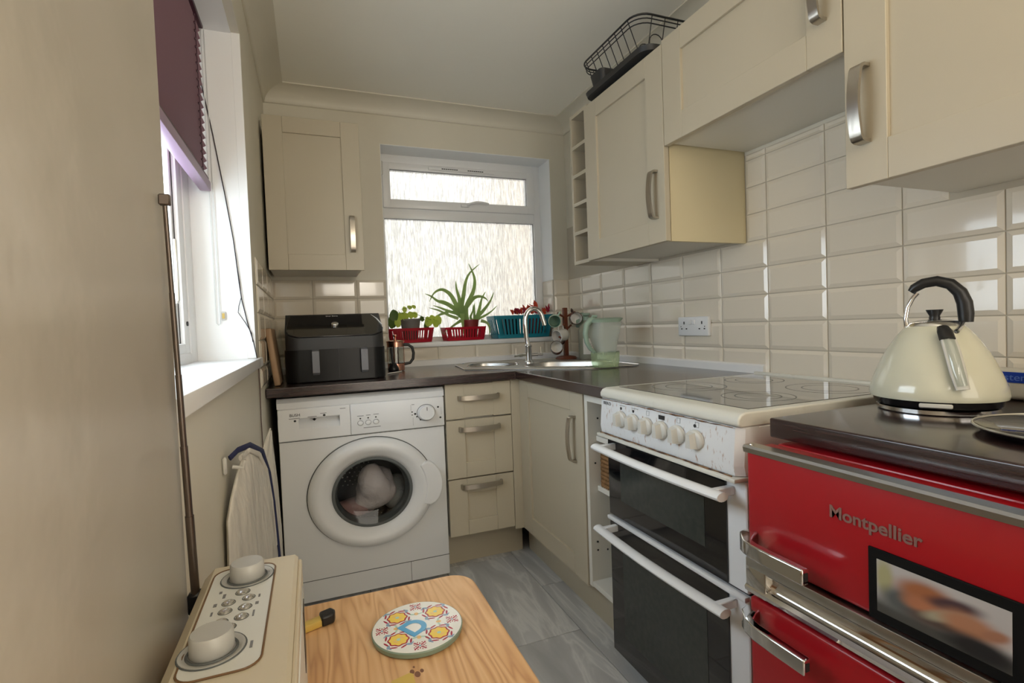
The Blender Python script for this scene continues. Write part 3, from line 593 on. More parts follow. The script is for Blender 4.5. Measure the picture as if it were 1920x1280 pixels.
def disc(g, x, z, r_, t=.0008, y=YF - .002, sx=1.138): g.lathe([(r_, 0), (r_, -t)], (x, y, z), 20, 'y', sx=sx)
g = G()
for x in (.174, .206, .2375): g.lathe([(.0095, 0), (.0095, -.0035), (.0075, -.005)], (x, YF - .002, .7385), 20, 'y', sx=1.138)
obj('buttons', g, 'whiteplastic', pn, True, 50)
g = G()
for x in (.174, .206, .2375):
    rr = [(x + .0118 * math.cos(a), YF - .0025, .7385 + .0104 * math.sin(a)) for a in [2 * PI * i / 20 for i in range(21)]]; g.tube(rr, .0006, 4)
rr = [(.452 + .040 * math.cos(a), YF - .0025, .7565 + .0355 * math.sin(a)) for a in [2 * PI * i / 36 for i in range(37)]]; g.tube(rr, .0013, 4)
obj('panel_rings', g, 'greyprint', pn)
g = G().lathe([(.034, 0), (.034, -.004), (.0315, -.006), (.0305, -.022), (.028, -.025)], (.452, YF - .002, .7565), 36, 'y', sx=1.138); kn = obj('dial', g, 'whiteplastic', w, True, 35)
g = G().box(.4505, .4535, YF - .028, YF - .0265, .768, .783); obj('pointer', g, 'greyprint', kn, False)
g = G()
for x, z, r_ in ((.391, .764, .0028), (.404, .7545, .0042), (.391, .751, .0022), (.411, .742, .003), (.427, .728, .004), (.506, .776, .004), (.515, .729, .004), (.174, .757, .003), (.206, .7575, .003), (.2375, .758, .003), (-.078, .772, .0042), (-.005, .7735, .0042), (.033, .786, .0045)): disc(g, x, z, r_)
g.prism([(-.014 + .0, .7745), (.004 + .0, .7745), (-.005, .7665)], 'y', YF - .0028, YF - .002); obj('printed_dots', g, 'blackprint', pn, False)
g = G()
for x, z, w_ in ((-.10, .781, .04), (-.03, .783, .034), (.018, .793, .024), (.095, .806, .022), (.162, .767, .026), (.198, .768, .018), (.228, .769, .022), (.186, .716, .07), (.39, .795, .012)): g.box(x, x + w_, YF - .0026, YF - .002, z, z + .0022)
g.box(.386, .3868, YF - .0026, YF - .002, .77, .795); g.box(.394, .3948, YF - .0026, YF - .002, .705, .74); g.box(.519, .5198, YF - .0026, YF - .002, .742, .775); obj('small_print', g, 'greyprint', pn, False)
text('lettering', 'BUSH', .0165, (-.098, YF - .0025, .790), '-y', 'blackprint', dr, sx=1.0)
boolean(*boolean_later)
# door ring
C0 = (.213, 0, .443); SX = 1.127
dk = thing('d', 'x', 'x', (0, 0, 0)); bpy.data.objects.remove(dk)
g = G().lathe([(.230, YF + .004), (.230, YF - .008), (.222, YF - .026), (.205, YF - .036), (.188, YF - .036), (.176, YF - .028), (.160, YF - .018), (.148, YF - .006), (.143, YF + .03)], C0, 72, 'y', sx=SX, capb=False, capt=False)
door = obj('door', g, 'whiteplastic', w, True, 60)
rr = [(C0[0] + SX * .231 * math.cos(a), YF + .003, C0[2] + .231 * math.sin(a)) for a in [2 * PI * i / 72 for i in range(73)]]; g = G().tube(rr, .0028, 6); obj('door_seam', g, 'rubber', door)
g = G().lathe([(.148, YF - .006), (.141, YF - .010), (.136, YF - .008), (.134, YF + .03)], C0, 64, 'y', sx=SX, capb=False, capt=False); obj('glass_rim', g, 'rubber', door, True, 60)
g = G().lathe([(.137, YF - .008), (.128, YF - .005), (.10, YF + .004), (.05, YF + .008), (.001, YF + .009)], C0, 48, 'y', sx=SX, capb=False, capt=False); obj('door_glass', g, 'drumglass', door, True, 80)
pr2 = [(.235 + .028 * math.cos(a), a) for a in []]
g = G(); outer = []; inner = []
for i in range(15):
    a = math.radians(-22 + 50 * i / 14); e = .035 * math.sin(PI * i / 14) ** .5
    outer.append((C0[0] + SX * (.226 + e) * math.cos(a), C0[2] + (.226 + e * .9) * math.sin(a))); inner.append((C0[0] + SX * .196 * math.cos(a), C0[2] + .196 * math.sin(a)))
g.prism(outer + inner[::-1], 'y', YF - .040, YF - .004); hh = obj('door_handle', g, 'whiteplastic', door, True, 50)
bmod = hh.modifiers.new('b', 'BEVEL'); bmod.width = .006; bmod.segments = 3; bmod.limit_method = 'ANGLE'
g = G().lathe([(.142, YF + .01), (.190, YF + .05), (.195, YF + .30), (.05, YF + .31), (.001, YF + .31)], C0, 48, 'y', sx=SX, capb=False, capt=False); drum = obj('drum', g, 'darkgrey', w, True, 80)
g = G().lathe([(.150, YF + .012), (.128, YF + .03), (.126, YF + .05), (.142, YF + .06)], C0, 48, 'y', sx=SX, capb=False, capt=False); obj('door_gasket', g, 'rubber', drum, True, 80)
g = G()
for i in range(9):
    for j in range(6):
        x = .105 + j * .022 + (i % 2) * .011; z = .40 + i * .019
        if (x - .213) ** 2 / 1.27 + (z - .443) ** 2 < .0155: g.lathe([(.0035, 0), (.0035, -.002)], (x, YF + .30, z), 8, 'y')
for i in range(40):
    a = 2 * PI * i / 40
    for k in range(4): g.lathe([(.003, 0), (.003, .004)], (C0[0] + SX * .186 * math.cos(a + k * .04), YF + .1 + k * .045, C0[2] + .186 * math.sin(a + k * .04)), 6, 'y')
obj('drum_holes', g, 'dullchrome', drum)
# kick strip lines
g = G(); g.box(-.141, .533, YF + .0045, YF + .007, .1085, .1105); g.box(.36, .3615, YF + .0045, YF + .007, .02, .109); g.box(-.141, .533, YF + .0035, YF + .007, .6875, .690); obj('panel_gap', g, 'rubber', w, False)
# laundry: lumpy cloth ball
def lump(name, c, r, seed, m, parent=None, amp=.25, seg=3):
    bm = bmesh.new(); bmesh.ops.create_icosphere(bm, subdivisions=seg, radius=1); rnd = random.Random(seed); ph = [(rnd.uniform(-4, 4), rnd.uniform(-4, 4), rnd.uniform(-4, 4), rnd.uniform(0, 6)) for _ in range(7)]
    for v in bm.verts:
        k = 1 + amp * sum(math.sin(p[0] * v.co.x + p[1] * v.co.y + p[2] * v.co.z + p[3]) for p in ph) / 3
        v.co = Vector((c[0] + v.co.x * r[0] * k, c[1] + v.co.y * r[1] * k, c[2] + v.co.z * r[2] * k))
    g = G(); g.bm.free(); g.bm = bm; return obj(name, g, m, parent, True, 80)
M['towel'] = mat('pale_pink_towel', (.85, .74, .73, 1), .9, bump=(40, .6, .01)); M['towel2'] = mat('grey_towel', (.34, .34, .33, 1), .9, bump=(50, .6, .01)); M['towel3'] = mat('dusky_pink_towel', (.45, .27, .26, 1), .9, bump=(50, .6, .01))
tag(lump('towel', (.225, YF + .11, .425), (.092, .065, .098), 3, 'towel'), 'pale pink towel bundled behind the washing machine door glass', 'towel')
tag(lump('towel', (.335, YF + .15, .375), (.075, .07, .075), 5, 'towel2'), 'grey cloth at the right inside the washing machine drum', 'towel')
tag(lump('towel', (.145, YF + .14, .345), (.09, .07, .04), 8, 'towel3'), 'dusky pink cloth low at the left inside the washing machine drum', 'towel')

# ---------------------------------------------------------------- cooker
w = thing('cooker', 'white freestanding electric cooker with stained hob and two black oven doors', 'cooker', (1.2, 1.13, 0))
g = G(); g.box(.885, 1.50, .848, 1.410, .06, .885, .004, 1); obj('body', g, 'white', w)
g = G(); g.box(.93, 1.48, .87, 1.39, .0, .06); obj('plinth', g, 'black', w, False)
g = G(); prof = [(.905, .884), (.850, .884), (.8405, .890), (.8405, .902), (.848, .912), (.862, .917), (1.478, .917), (1.478, .925), (1.495, .925), (1.495, .884)]
g.prism(prof, 'y', .846, 1.412); hf = obj('hob_frame', g, 'hobframe', w, True, 40)
bmod = hf.modifiers.new('b', 'BEVEL'); bmod.width = .006; bmod.segments = 3; bmod.limit_method = 'ANGLE'; bmod.angle_limit = math.radians(50)
g = G(); g.box(.895, 1.462, .872, 1.386, .9165, .9185, .0006, 1); hg = obj('hob_glass', g, 'hobglass', w, False)
M['ring'] = mat('printed_zone_ring', (.10, .10, .095, 1), .25)
g = G()
for (x, y, r_) in ((1.06, 1.26, .105), (1.06, 1.0, .085), (1.32, 1.26, .085), (1.32, 1.0, .105)):
    for q in (r_, r_ * .62): g.lathe([(q, .9186), (q + .0035, .9187), (q + .0035, .9186)], (x, y, 0), 40, capb=False, capt=False)
obj('zone_rings', g, 'ring', hg)
g = G(); pf = [(.868, .884), (.8455, .884), (.838, .80), (.842, .778), (.868, .775)]; g.prism(pf, 'y', .860, 1.410); pn = obj('control_panel', g, 'cookpanel', w, True, 30)
g = G(); g.loft([[(.8455, .860, .884), (.90, .860, .884), (.90, .860, .775), (.842, .860, .778), (.838, .860, .80)], [(.862, .8475, .884), (.90, .8475, .884), (.90, .8475, .775), (.860, .8475, .778), (.856, .8475, .80)]]); obj('panel_end', g, 'white', w, False)
g = G(); g.box(.826, .89, .846, 1.416, .766, .776, .003, 2); obj('drip_lip', g, 'hobframe', w)
g = G(); pts = [(.8405 + random.uniform(-.001, .001), 1.405 - i * .0136, .8835 + random.uniform(-.001, .0008)) for i in range(41)]; g.tube(pts, [.0007 + .0016 * random.random() * (1 if 10 < i < 36 else .4) for i in range(41)], 5)
pts = [(.836 + random.uniform(-.002, .001), 1.408 - i * .0136, .7775) for i in range(41)]; g.tube(pts, [.001 + .0018 * random.random() for i in range(41)], 5); obj('burnt_crust', g, 'rust', w)
KY = (1.294, 1.232, 1.170, 1.107, 1.043, .978)
kp = None
for i, y in enumerate(KY):
    T = Matrix.Translation((.8415, y, .836)) @ Matrix.Rotation(math.radians(-5), 4, 'Y')
    if kp is None:
        g = G(); g.lathe([(.0235, 0), (.0235, -.008), (.021, -.011), (.019, -.012)], (0, 0, 0), 28, 'x', sx=1.138, T=T)
        g.loft([[(-.010, -.011, .0195), (-.010, .011, .0195), (-.010, .014, -.0195), (-.010, -.014, -.0195)], [(-.026, -.0065, .0165), (-.026, .0065, .0165), (-.028, .009, -.0165), (-.028, -.009, -.0165)]], T=T)
        kp = obj('knob', g, 'knobcream', w, True, 35)
    else: inst(kp, WPOS[kp] + Vector((0, y - KY[0], 0)), w)
g = G()
for y, z in ((1.300, .8655), (1.238, .8655), (.985, .8665)): g.lathe([(.0042, 0), (.0042, -.0015)], (.8447, y, z), 14, 'x', sx=1.138)
g.box(.8425, .8445, 1.098, 1.122, .862, .873); obj('indicator_dots', g, 'blackprint', pn, False)
g = G()
for y0, w_ in ((1.307, .026), (1.245, .03)): g.box(.8434, .8448, y0 - w_, y0, .8735, .8745)
for y0 in (1.176, 1.05, .984): g.tube([(.8442, y0, .876), (.8442, y0 - .012, .876), (.8434, y0 - .012, .864), (.8434, y0, .864), (.8442, y0, .876)], .0005, 4)
obj('small_print', g, 'greyprint', pn, False)
text('lettering', 'BEKO', .0135, (.8438, 1.398, .8665), '-x', 'blackprint', pn, sx=1.25)
def oven_door(z0, z1, wz0, wz1, hz):
    g = G(); g.box(.862, .885, .850, 1.409, z0, z1, .003, 1); d = obj('oven_door', g, 'white', w)
    g = G(); g.box(.857, .8625, .906, 1.402, z0 + .003, z1 - .005, .001, 1); f_ = obj('door_glass', g, 'glassblack', d, False)
    g = G(); g.box(.8562, .858, .975, 1.335, wz0, wz1); obj('oven_window', g, 'glasswin', d, False)
    g = G(); pts = []
    for i in range(13): t = i / 12; pts.append((.806 - .010 * math.sin(PI * t), 1.392 - .532 * t, hz))
    g.tube(pts, .0165, 14, flat=.62); g.box(.806, .862, 1.358, 1.374, hz - .010, hz + .010, .002, 1); g.box(.806, .862, .882, .898, hz - .010, hz + .010, .002, 1); obj('handle', g, 'white', d)
oven_door(.515, .762, .575, .695, .737); oven_door(.078, .508, .15, .425, .482)
g = G(); g.box(.868, .90, .852, 1.406, .511, .515); obj('door_gap', g, 'black', w, False)
g = G(); g.box(.851, .866, .850, 1.4095, .499, .511, .003, 2); obj('door_trim', g, 'white', w)

# ---------------------------------------------------------------- fridge
w = thing('fridge', 'red retro fridge freezer with chrome trims under the right worktop', 'fridge', (1.15, .5, 0))
g = G(); g.box(.878, 1.50, .215, .785, .03, .862, .008, 2); obj('body', g, 'red', w)
g = G(); g.box(.802, .872, .212, .790, .645, .862, .008, 3); d1 = obj('door', g, 'red', w)
g = G(); g.box(.802, .872, .212, .790, .045, .560, .008, 3); d2 = obj('door', g, 'red', w)
g = G(); g.prism([(.799, .852), (.797, .862), (.800, .8665), (.824, .8675), (.824, .858), (.806, .852)], 'y', .205, .793); g.lathe([(.004, 0), (.0035, .0015)], (.809, .782, .867), 10); obj('top_trim', g, 'dullchrome', d1, True, 30)
g = G(); g.prism([(.86, .585), (.812, .585), (.808, .592), (.814, .603), (.812, .614), (.806, .618), (.86, .618)], 'y', .24, .742); g.prism([(.86, .570), (.800, .570), (.793, .574), (.792, .581), (.798, .587), (.812, .588), (.86, .588)], 'y', .213, .791); g.box(.795, .86, .742, .791, .570, .641, .003, 2); bd = obj('chrome_band', g, 'chrome', w, True, 40)
g = G(); g.box(.794, .86, .213, .789, .6225, .641, .002, 2); obj('flat_strip', g, 'dullchrome', bd)
g = G(); g.box(.803, .86, .24, .745, .617, .6228); obj('shadow_groove', g, 'black', bd, False)
def fr_handle(z, parent, broken):
    g = G(); T = Tx(0, 0, 0); pts = [(.802, .778, z), (.782, .772, z), (.768, .758, z), (.762, .735, z), (.760, .69, z), (.760, .625, z)]
    rings = []
    for i, p in enumerate(pts):
        a = Vector(pts[max(i - 1, 0)]); b = Vector(pts[min(i + 1, len(pts) - 1)]); d = (b - a).normalized(); q = Vector((d.y, -d.x, 0)) * (.014 if i < 2 else .0085); h = .019 if i < 2 else .014
        p = Vector(p); rings.append([p + q + Vector((0, 0, h)), p - q + Vector((0, 0, h)), p - q - Vector((0, 0, h)), p + q - Vector((0, 0, h))])
    g.loft(rings); o = obj('handle', g, 'chrome', parent, True, 30); bm_ = o.modifiers.new('b', 'BEVEL'); bm_.width = .0025; bm_.segments = 2; bm_.limit_method = 'ANGLE'
    g = G(); g.box(.7555, .7645, .6242, .6249, z - .007, z + .007); obj('handle_socket', g, 'blackprint', o, False)
fr_handle(.678, d1, True); fr_handle(.522, d2, True)
text('lettering', 'Montpellier', .0285, (.8012, .612, .781), '-x', 'badge', d1, ext=.0006, sx=1.07, off=.0006)
ph = thing('photo_magnet', 'blurred photo print in a black border stuck on the red fridge door', 'photo', (.799, .45, .65))
g = G(); g.box(.7975, .8015, .352, .545, .645, .757, .001, 1); obj('border', g, 'mattblack', ph)
g = G(); g.box(.7967, .798, .366, .531, .661, .742); obj('print', g, 'photo', ph, False)

# ---------------------------------------------------------------- kettle, pan, packet on right worktop
k = thing('kettle', 'cream dome kettle with black handle standing on the right worktop', 'kettle', (1.232, .692, .912)); KC = (1.232, .692, 0)
g = G().lathe([(.100, .9125), (.103, .914), (.103, .922), (.098, .9235)], KC, 48); obj('base_plate', g, 'chrome', k)
g = G().lathe([(.098, .9235), (.106, .926), (.112, .941), (.108, .943)], KC, 48); obj('base_ring', g, 'blackgloss', k)
g = G().lathe([(.1155, .941), (.117, .948), (.113, .968), (.105, .990), (.094, 1.018), (.080, 1.046), (.065, 1.070), (.052, 1.086), (.045, 1.090)], KC, 56, capb=True, capt=True); obj('body', g, 'kettle', k, True, 60)
g = G().lathe([(.047, 1.089), (.043, 1.096), (.028, 1.102), (.010, 1.104)], KC, 40); ld = obj('lid', g, 'chrome', k, True, 60)
g = G().lathe([(.010, 1.103), (.009, 1.110), (.014, 1.120), (.015, 1.123)], KC, 24); obj('lid_knob', g, 'black', ld)
# handle arches in the plane facing the camera: from back-left of lid over the top to the right side
ux_, uy_ = .49, -.872
def kp_(u, z, n=0): return (1.232 + u * ux_ + n * .872, .692 + u * uy_ + n * .49, z)
g = G().tube([kp_(-.047, 1.088), kp_(-.049, 1.105), kp_(-.045, 1.130), kp_(-.036, 1.150), kp_(-.028, 1.160)], .0045, 10); obj('handle_rod', g, 'chrome', k)
g = G().tube([kp_(-.040, 1.163), kp_(-.034, 1.170), kp_(-.018, 1.180), kp_(.004, 1.183), kp_(.026, 1.175), kp_(.041, 1.157), kp_(.048, 1.135), kp_(.050, 1.112), kp_(.050, 1.095)], [.006, .0095, .0105, .011, .0115, .0125, .0135, .0135, .012], 16); obj('handle', g, 'black', k)
g = G().tube([kp_(.046, 1.098), kp_(.040, 1.085, -.03), kp_(.034, 1.078, -.055)], .0045, 10); obj('handle_rod', g, 'chrome', k)
T = Matrix(((ux_, 0, -.872, 1.232), (uy_, 0, -.49, .692), (0, 1, 0, 0), (0, 0, 0, 1)))   # local (u, z, out)
def kgauge(g, cu, z0, z1, wtop, n0, n1, o0, o1):
    rings = []
    for t_ in range(9):
        t = t_ / 8; rings.append((cu[0] + (cu[1] - cu[0]) * t, z0 + (z1 - z0) * t, o0 + (o1 - o0) * t))
    return rings
g = G(); g.tube([kp_(.020, 1.066, -.086), kp_(.026, 1.040, -.100), kp_(.034, 1.000, -.112), (kp_(.040, .975, -.117))], [.0095, .010, .010, .009], 14, flat=.75); gz = obj('water_gauge', g, 'greyclear', k, True, 80)
g = G(); g.tube([kp_(.020, 1.066, -.084), kp_(.026, 1.040, -.098), kp_(.034, 1.000, -.110), (kp_(.0405, .968, -.116))], [.0135, .0145, .0145, .012], 14, flat=.30); obj('gauge_surround', g, 'knobcream', gz, True, 80)
g = G(); g.tube([kp_(.0125, 1.087, -.070), kp_(.0155, 1.078, -.080), kp_(.019, 1.064, -.090)], [.010, .013, .0135], 14, flat=.6); obj('gauge_cap', g, 'black', k, True, 80)
g = G(); g.box(-.026, .026, .929, .938, .108, .115, .002, 1, T=Matrix(((ux_, 0, -.872, 1.232), (uy_, 0, -.49, .692), (0, 1, 0, 0), (0, 0, 0, 1)))); obj('switch', g, 'knobcream', k)
p = thing('griddle_pan', 'shallow black pan lying on the right worktop in front of the kettle', 'pan', (1.12, .405, .912)); PC = (1.125, .410, 0)
g = G().lathe([(.118, .9125), (.135, .916), (.144, .926), (.146, .927), (.141, .924), (.130, .918), (.001, .9165)], PC, 56, capt=False); obj('dish', g, 'blackgloss', p, True, 60)
g = G(); rr = [(PC[0] + .145 * math.cos(a), PC[1] + .145 * math.sin(a), .9265) for a in [2 * PI * i / 56 for i in range(57)]]; g.tube(rr, .0022, 6); obj('rim', g, 'dullchrome', p)
g = G(); g.tube([(1.22, .50, .925), (1.25, .53, .933), (1.30, .565, .938)], [.010, .012, .011], 10, flat=.5); obj('handle', g, 'black', p)
p = thing('packet', 'long white packet with blue label lying behind the kettle', 'packet', (1.495, .56, .912))
g = G(); g.box(1.468, 1.528, .40, .722, .9125, .982, .012, 4); obj('box', g, 'packet', p)
g = G(); g.prism([(.40, .952), (.718, .952), (.710, .976), (.40, .974)], 'x', 1.4665, 1.4685); lb = obj('label_band', g, 'blue', p, False)
text('lettering', 'systems', .022, (1.4660, .705, .957), '-x', 'lblue', lb, sx=1.1)
M['flake'] = M['lblue']

# ---------------------------------------------------------------- wall socket
s = thing('wall_socket', 'white double plug socket on the tiled wall', 'socket', (1.53, 1.77, 1.046))
g = G(); g.box(1.522, 1.540, 1.683, 1.868, 1.050, 1.132, .004, 2); obj('faceplate', g, 'whiteplastic', s)
g = G(); g.box(1.5165, 1.523, 1.779, 1.795, 1.098, 1.119, .002, 1); g.box(1.5165, 1.523, 1.757, 1.773, 1.098, 1.119, .002, 1); obj('switches', g, 'upvc', s)
g = G()
for c_ in (1.828, 1.718):
    g.box(1.521, 1.5225, c_ - .003, c_ + .003, 1.100, 1.112); g.box(1.521, 1.5225, c_ + .011, c_ + .019, 1.078, 1.083); g.box(1.521, 1.5225, c_ - .019, c_ - .011, 1.078, 1.083)
g.box(1.521, 1.5225, 1.846, 1.850, 1.088, 1.092); g.box(1.521, 1.5225, 1.700, 1.704, 1.088, 1.092); obj('pin_holes', g, 'blackprint', s, False)

# ---------------------------------------------------------------- dish rack above the cabinet
r_ = thing('dish_rack', 'black wire dish rack with drip tray on top of the wall cabinet', 'dish rack', (1.36, 1.8, 2.09))
g = G()
out = rrect(1.16, 1.50, 1.56, 2.01, .05); g.loft([[(x, y, 2.094) for x, y in rrect(1.19, 1.47, 1.59, 1.98, .04)], [(x, y, 2.100) for x, y in out], [(x, y, 2.118) for x, y in rrect(1.155, 1.505, 1.555, 2.015, .05)], [(x, y, 2.118) for x, y in rrect(1.165, 1.495, 1.565, 2.005, .045)], [(x, y, 2.104) for x, y in rrect(1.18, 1.48, 1.58, 1.99, .04)]]); obj('drip_tray', g, 'darkgrey', r_, True, 50)
g = G()
for z, gr in ((2.236, .030), (2.223, .027), (2.208, .024)):
    q = [(x, y, z) for x, y in rrect(1.172 - gr, 1.480 + gr, 1.610 - gr, 1.975 + gr, .06, 6)]; q += [q[0], q[1]]; g.tube(q, .0038 if z > 2.23 else .0022, 6)
q = [(x, y, 2.122) for x, y in rrect(1.19, 1.47, 1.60, 1.97, .05, 5)]; q += [q[0], q[1]]; g.tube(q, .003, 6); obj('wire_rims', g, 'black', r_, True, 80)
g = G()
for i in range(8):
    y = 1.64 + i * .044; g.tube([(1.143, y, 2.236), (1.192, y, 2.122)], .0018, 6); g.tube([(1.509, y, 2.236), (1.468, y, 2.122)], .0018, 6)
for i in range(5):
    x = 1.21 + i * .058; g.tube([(x, 2.004, 2.236), (x, 1.955, 2.122)], .0018, 6); g.tube([(x, 1.581, 2.236), (x, 1.612, 2.122)], .0018, 6)
obj('side_wires', g, 'black', r_, True, 80)
for i in range(5):
    y = 1.64 + i * .07; g = G(); hgt = .085; q = [(1.24, y, 2.122)] + [(1.24 + .03 * (1 - math.cos(PI * j / 8)), y, 2.122 + hgt - .03 + .03 * math.sin(PI * j / 8)) for j in range(9)] + [(1.30, y, 2.122)]; g.tube(q, .0018, 6); obj('plate_loop', g, 'black', r_, True, 80)
g = G().loft([[(x, y, 2.124) for x, y in rrect(1.165, 1.24, 1.865, 1.945, .02)], [(x, y, 2.172) for x, y in rrect(1.158, 1.247, 1.855, 1.955, .02)], [(x, y, 2.172) for x, y in rrect(1.163, 1.242, 1.86, 1.95, .018)], [(x, y, 2.13) for x, y in rrect(1.17, 1.235, 1.87, 1.94, .018)]]); obj('cutlery_cup', g, 'darkgrey', r_, True, 50)

# ---------------------------------------------------------------- air fryer, chopping board, cafetiere, pan lid
a = thing('air_fryer', 'black twin drawer air fryer on the worktop above the washing machine', 'air fryer', (.1, 2.52, .912))
g = G(); g.prism(rrect(-.106, .302, 2.335, 2.70, .055, 6), 'z', .918, 1.206)
bmesh.ops.bisect_plane(g.bm, geom=g.bm.verts[:] + g.bm.edges[:] + g.bm.faces[:], plane_co=(0, 2.345, 1.108), plane_no=(0, -.55, 1), clear_outer=True)
bmesh.ops.holes_fill(g.bm, edges=[e for e in g.bm.edges if e.is_boundary]); ab = obj('body', g, 'darkgrey', a, True, 40)
g = G(); g.prism(rrect(-.110, .306, 2.331, 2.69, .058, 6), 'z', .9165, 1.052); g2 = obj('basket_housing', g, 'blacksatin', a, True, 40)
sl = math.atan(.55); T = Matrix.Translation((.098, 2.345, 1.1085)) @ Matrix.Rotation(sl, 4, 'X')
pf = [(-.155, -.012), (.150, -.012), (.196, .010), (.206, .045), (.185, .14), (.165, .185), (-.185, .185), (-.195, .12), (-.20, .05), (-.19, .012)]
g = G().prism(pf, 'z', 0, .006, T=T); fp = obj('glossy_lid_panel', g, 'blackgloss', a, True, 40)
bm_ = fp.modifiers.new('b', 'BEVEL'); bm_.width = .004; bm_.segments = 3; bm_.limit_method = 'ANGLE'
g = G().lathe([(.015, .006), (.015, .014), (.013, .016)], (.0, .085, 0), 24, T=T); obj('dial', g, 'chrome', fp, True, 50)
R_ = Matrix.Rotation(sl, 3, 'X'); text('lettering', 'Dual Zone', .012, tuple(T @ Vector((-.035, .168, .0062))), R_, 'whiteplastic', fp)
g = G().tube([T @ Vector((.165, .18, .004)), T @ Vector((.188, .14, .004)), T @ Vector((.203, .085, .004))], .0025, 6); obj('peeled_film', g, 'whiteplastic', fp)
for x in (.012, .210):
    g = G(); g.loft([[(x - .013, 2.318, .945), (x + .013, 2.318, .945), (x + .013, 2.333, .945), (x - .013, 2.333, .945)], [(x - .014, 2.306, .955), (x + .014, 2.306, .955), (x + .014, 2.322, .955), (x - .014, 2.322, .955)], [(x - .014, 2.308, 1.045), (x + .014, 2.308, 1.045), (x + .014, 2.334, 1.052), (x - .014, 2.334, 1.052)]]); obj('basket_handle', g, 'grey', a, False)
g = G().box(.104, .106, 2.3295, 2.332, .925, 1.05); obj('basket_gap', g, 'blackprint', a, False)
for fx in (-.06, .26):
    for fy in (2.39, 2.64): g = G().lathe([(.01, .912), (.01, .918)], (fx, fy, 0), 10); obj('foot', g, 'black', a)
cb = thing('chopping_board', 'wooden chopping board leaning on the tiled wall left of the air fryer', 'chopping board', (-.14, 2.36, .912))
g = G(); T = Matrix.Translation((-.137, 2.28, .914)) @ Matrix.Rotation(math.radians(-6.5), 4, 'Y'); g.box(-.012, .012, -.0, .24, 0, .235, .006, 3, T=T); obj('board', g, 'chop', cb)
g = G(); T = Matrix.Translation((-.128, 2.60, .914)); g.lathe([(.11, 0), (.11, .006), (.09, .008)], (-.02, .06, .12), 32, 'x'); bmesh.ops.translate(g.bm, verts=g.bm.verts, vec=(-.125, 2.66, .914))
tag(obj('pan_lid', g, 'clear', None, True, 50), 'round glass pan lid behind the wooden chopping board', 'pan lid')
c = thing('cafetiere', 'copper and glass cafetiere with black handle beside the air fryer', 'cafetiere', (.395, 2.69, .912)); CC = (.400, 2.690, 0)
g = G().lathe([(.040, .926), (.040, 1.045), (.038, 1.045), (.038, .928)], CC, 32, capb=False, capt=False); obj('glass_beaker', g, 'clear', c)
g = G(); g.lathe([(.040, .914), (.043, .916), (.043, .950), (.0415, .950)], CC, 32, capt=False); g.lathe([(.0415, 1.036), (.0435, 1.036), (.0435, 1.060), (.0415, 1.060)], CC, 32, capb=False, capt=False)
for aa in (-.4, 1.2, 2.8, 4.3): g.box(-.004, .004, .0415, .0435, .945, 1.04, T=Matrix.Translation(CC) @ Matrix.Rotation(aa, 4, 'Z'))
obj('frame', g, 'copper', c, True, 50)
g = G().lathe([(.046, 1.060), (.047, 1.066), (.030, 1.070), (.006, 1.072), (.005, 1.085), (.010, 1.090), (.010, 1.096), (.004, 1.099)], CC, 32); obj('lid', g, 'copper', c, True, 50)
g = G().tube([(.440, 2.685, 1.045), (.465, 2.683, 1.044), (.484, 2.682, 1.030), (.490, 2.682, 1.000), (.486, 2.682, .970), (.470, 2.682, .950), (.440, 2.685, .945)], .0075, 10); obj('handle', g, 'black', c, True, 80)
sp_ = thing('coffee_scoop', 'black serving spoon standing between air fryer and cafetiere', 'spoon', (.375, 2.60, .912))
g = G().tube([(.366, 2.60, 1.035), (.368, 2.60, .99), (.372, 2.60, .955)], [.007, .006, .007], 10); obj('stem', g, 'black', sp_)
g = G().lathe([(.005, .962), (.018, .950), (.027, .930), (.026, .916), (.015, .9125)], (.373, 2.60, 0), 20); obj('bowl', g, 'black', sp_, True, 80)
g = G().tube([(.330, 2.50, .9155), (.352, 2.53, .9155), (.385, 2.56, .9155), (.412, 2.60, .9155)], .003, 8); tag(obj('power_cable', g, 'whiteplastic', None), 'thin pale cable lying on worktop beside the air fryer', 'cable')

# ---------------------------------------------------------------- plants on the back sill
def leaf(g, pts, w0, z_up=(0, -1, 0), fold=.3):
    pts = [Vector(p) for p in pts]
    q = []
    for i in range(len(pts) - 1):       # Catmull-Rom refine
        p0, p1, p2, p3 = pts[max(i - 1, 0)], pts[i], pts[i + 1], pts[min(i + 2, len(pts) - 1)]
        for t in (0, .33, .66): q.append(.5 * ((2 * p1) + (p2 - p0) * t + (2 * p0 - 5 * p1 + 4 * p2 - p3) * t * t + (3 * p1 - p0 - 3 * p2 + p3) * t ** 3))
    q.append(pts[-1]); n = len(q); rows_ = []
    for i, p in enumerate(q):
        d = (q[min(i + 1, n - 1)] - q[max(i - 1, 0)]).normalized(); s_ = d.cross(Vector(z_up)).normalized(); u_ = s_.cross(d); t = i / (n - 1); w_ = w0 * (1 - t) ** .75 + .0006
        rows_.append([g.bm.verts.new(p - s_ * w_ + u_ * w_ * fold), g.bm.verts.new(p - u_ * w_ * .35), g.bm.verts.new(p + s_ * w_ + u_ * w_ * fold), g.bm.verts.new(p + u_ * w_ * .25)])
    for a, b in zip(rows_, rows_[1:]):
        for k_ in range(4): g.bm.faces.new((a[k_], a[(k_ + 1) % 4], b[(k_ + 1) % 4], b[k_]))
    g.bm.faces.new(rows_[0]); g.bm.faces.new(rows_[-1][::-1])
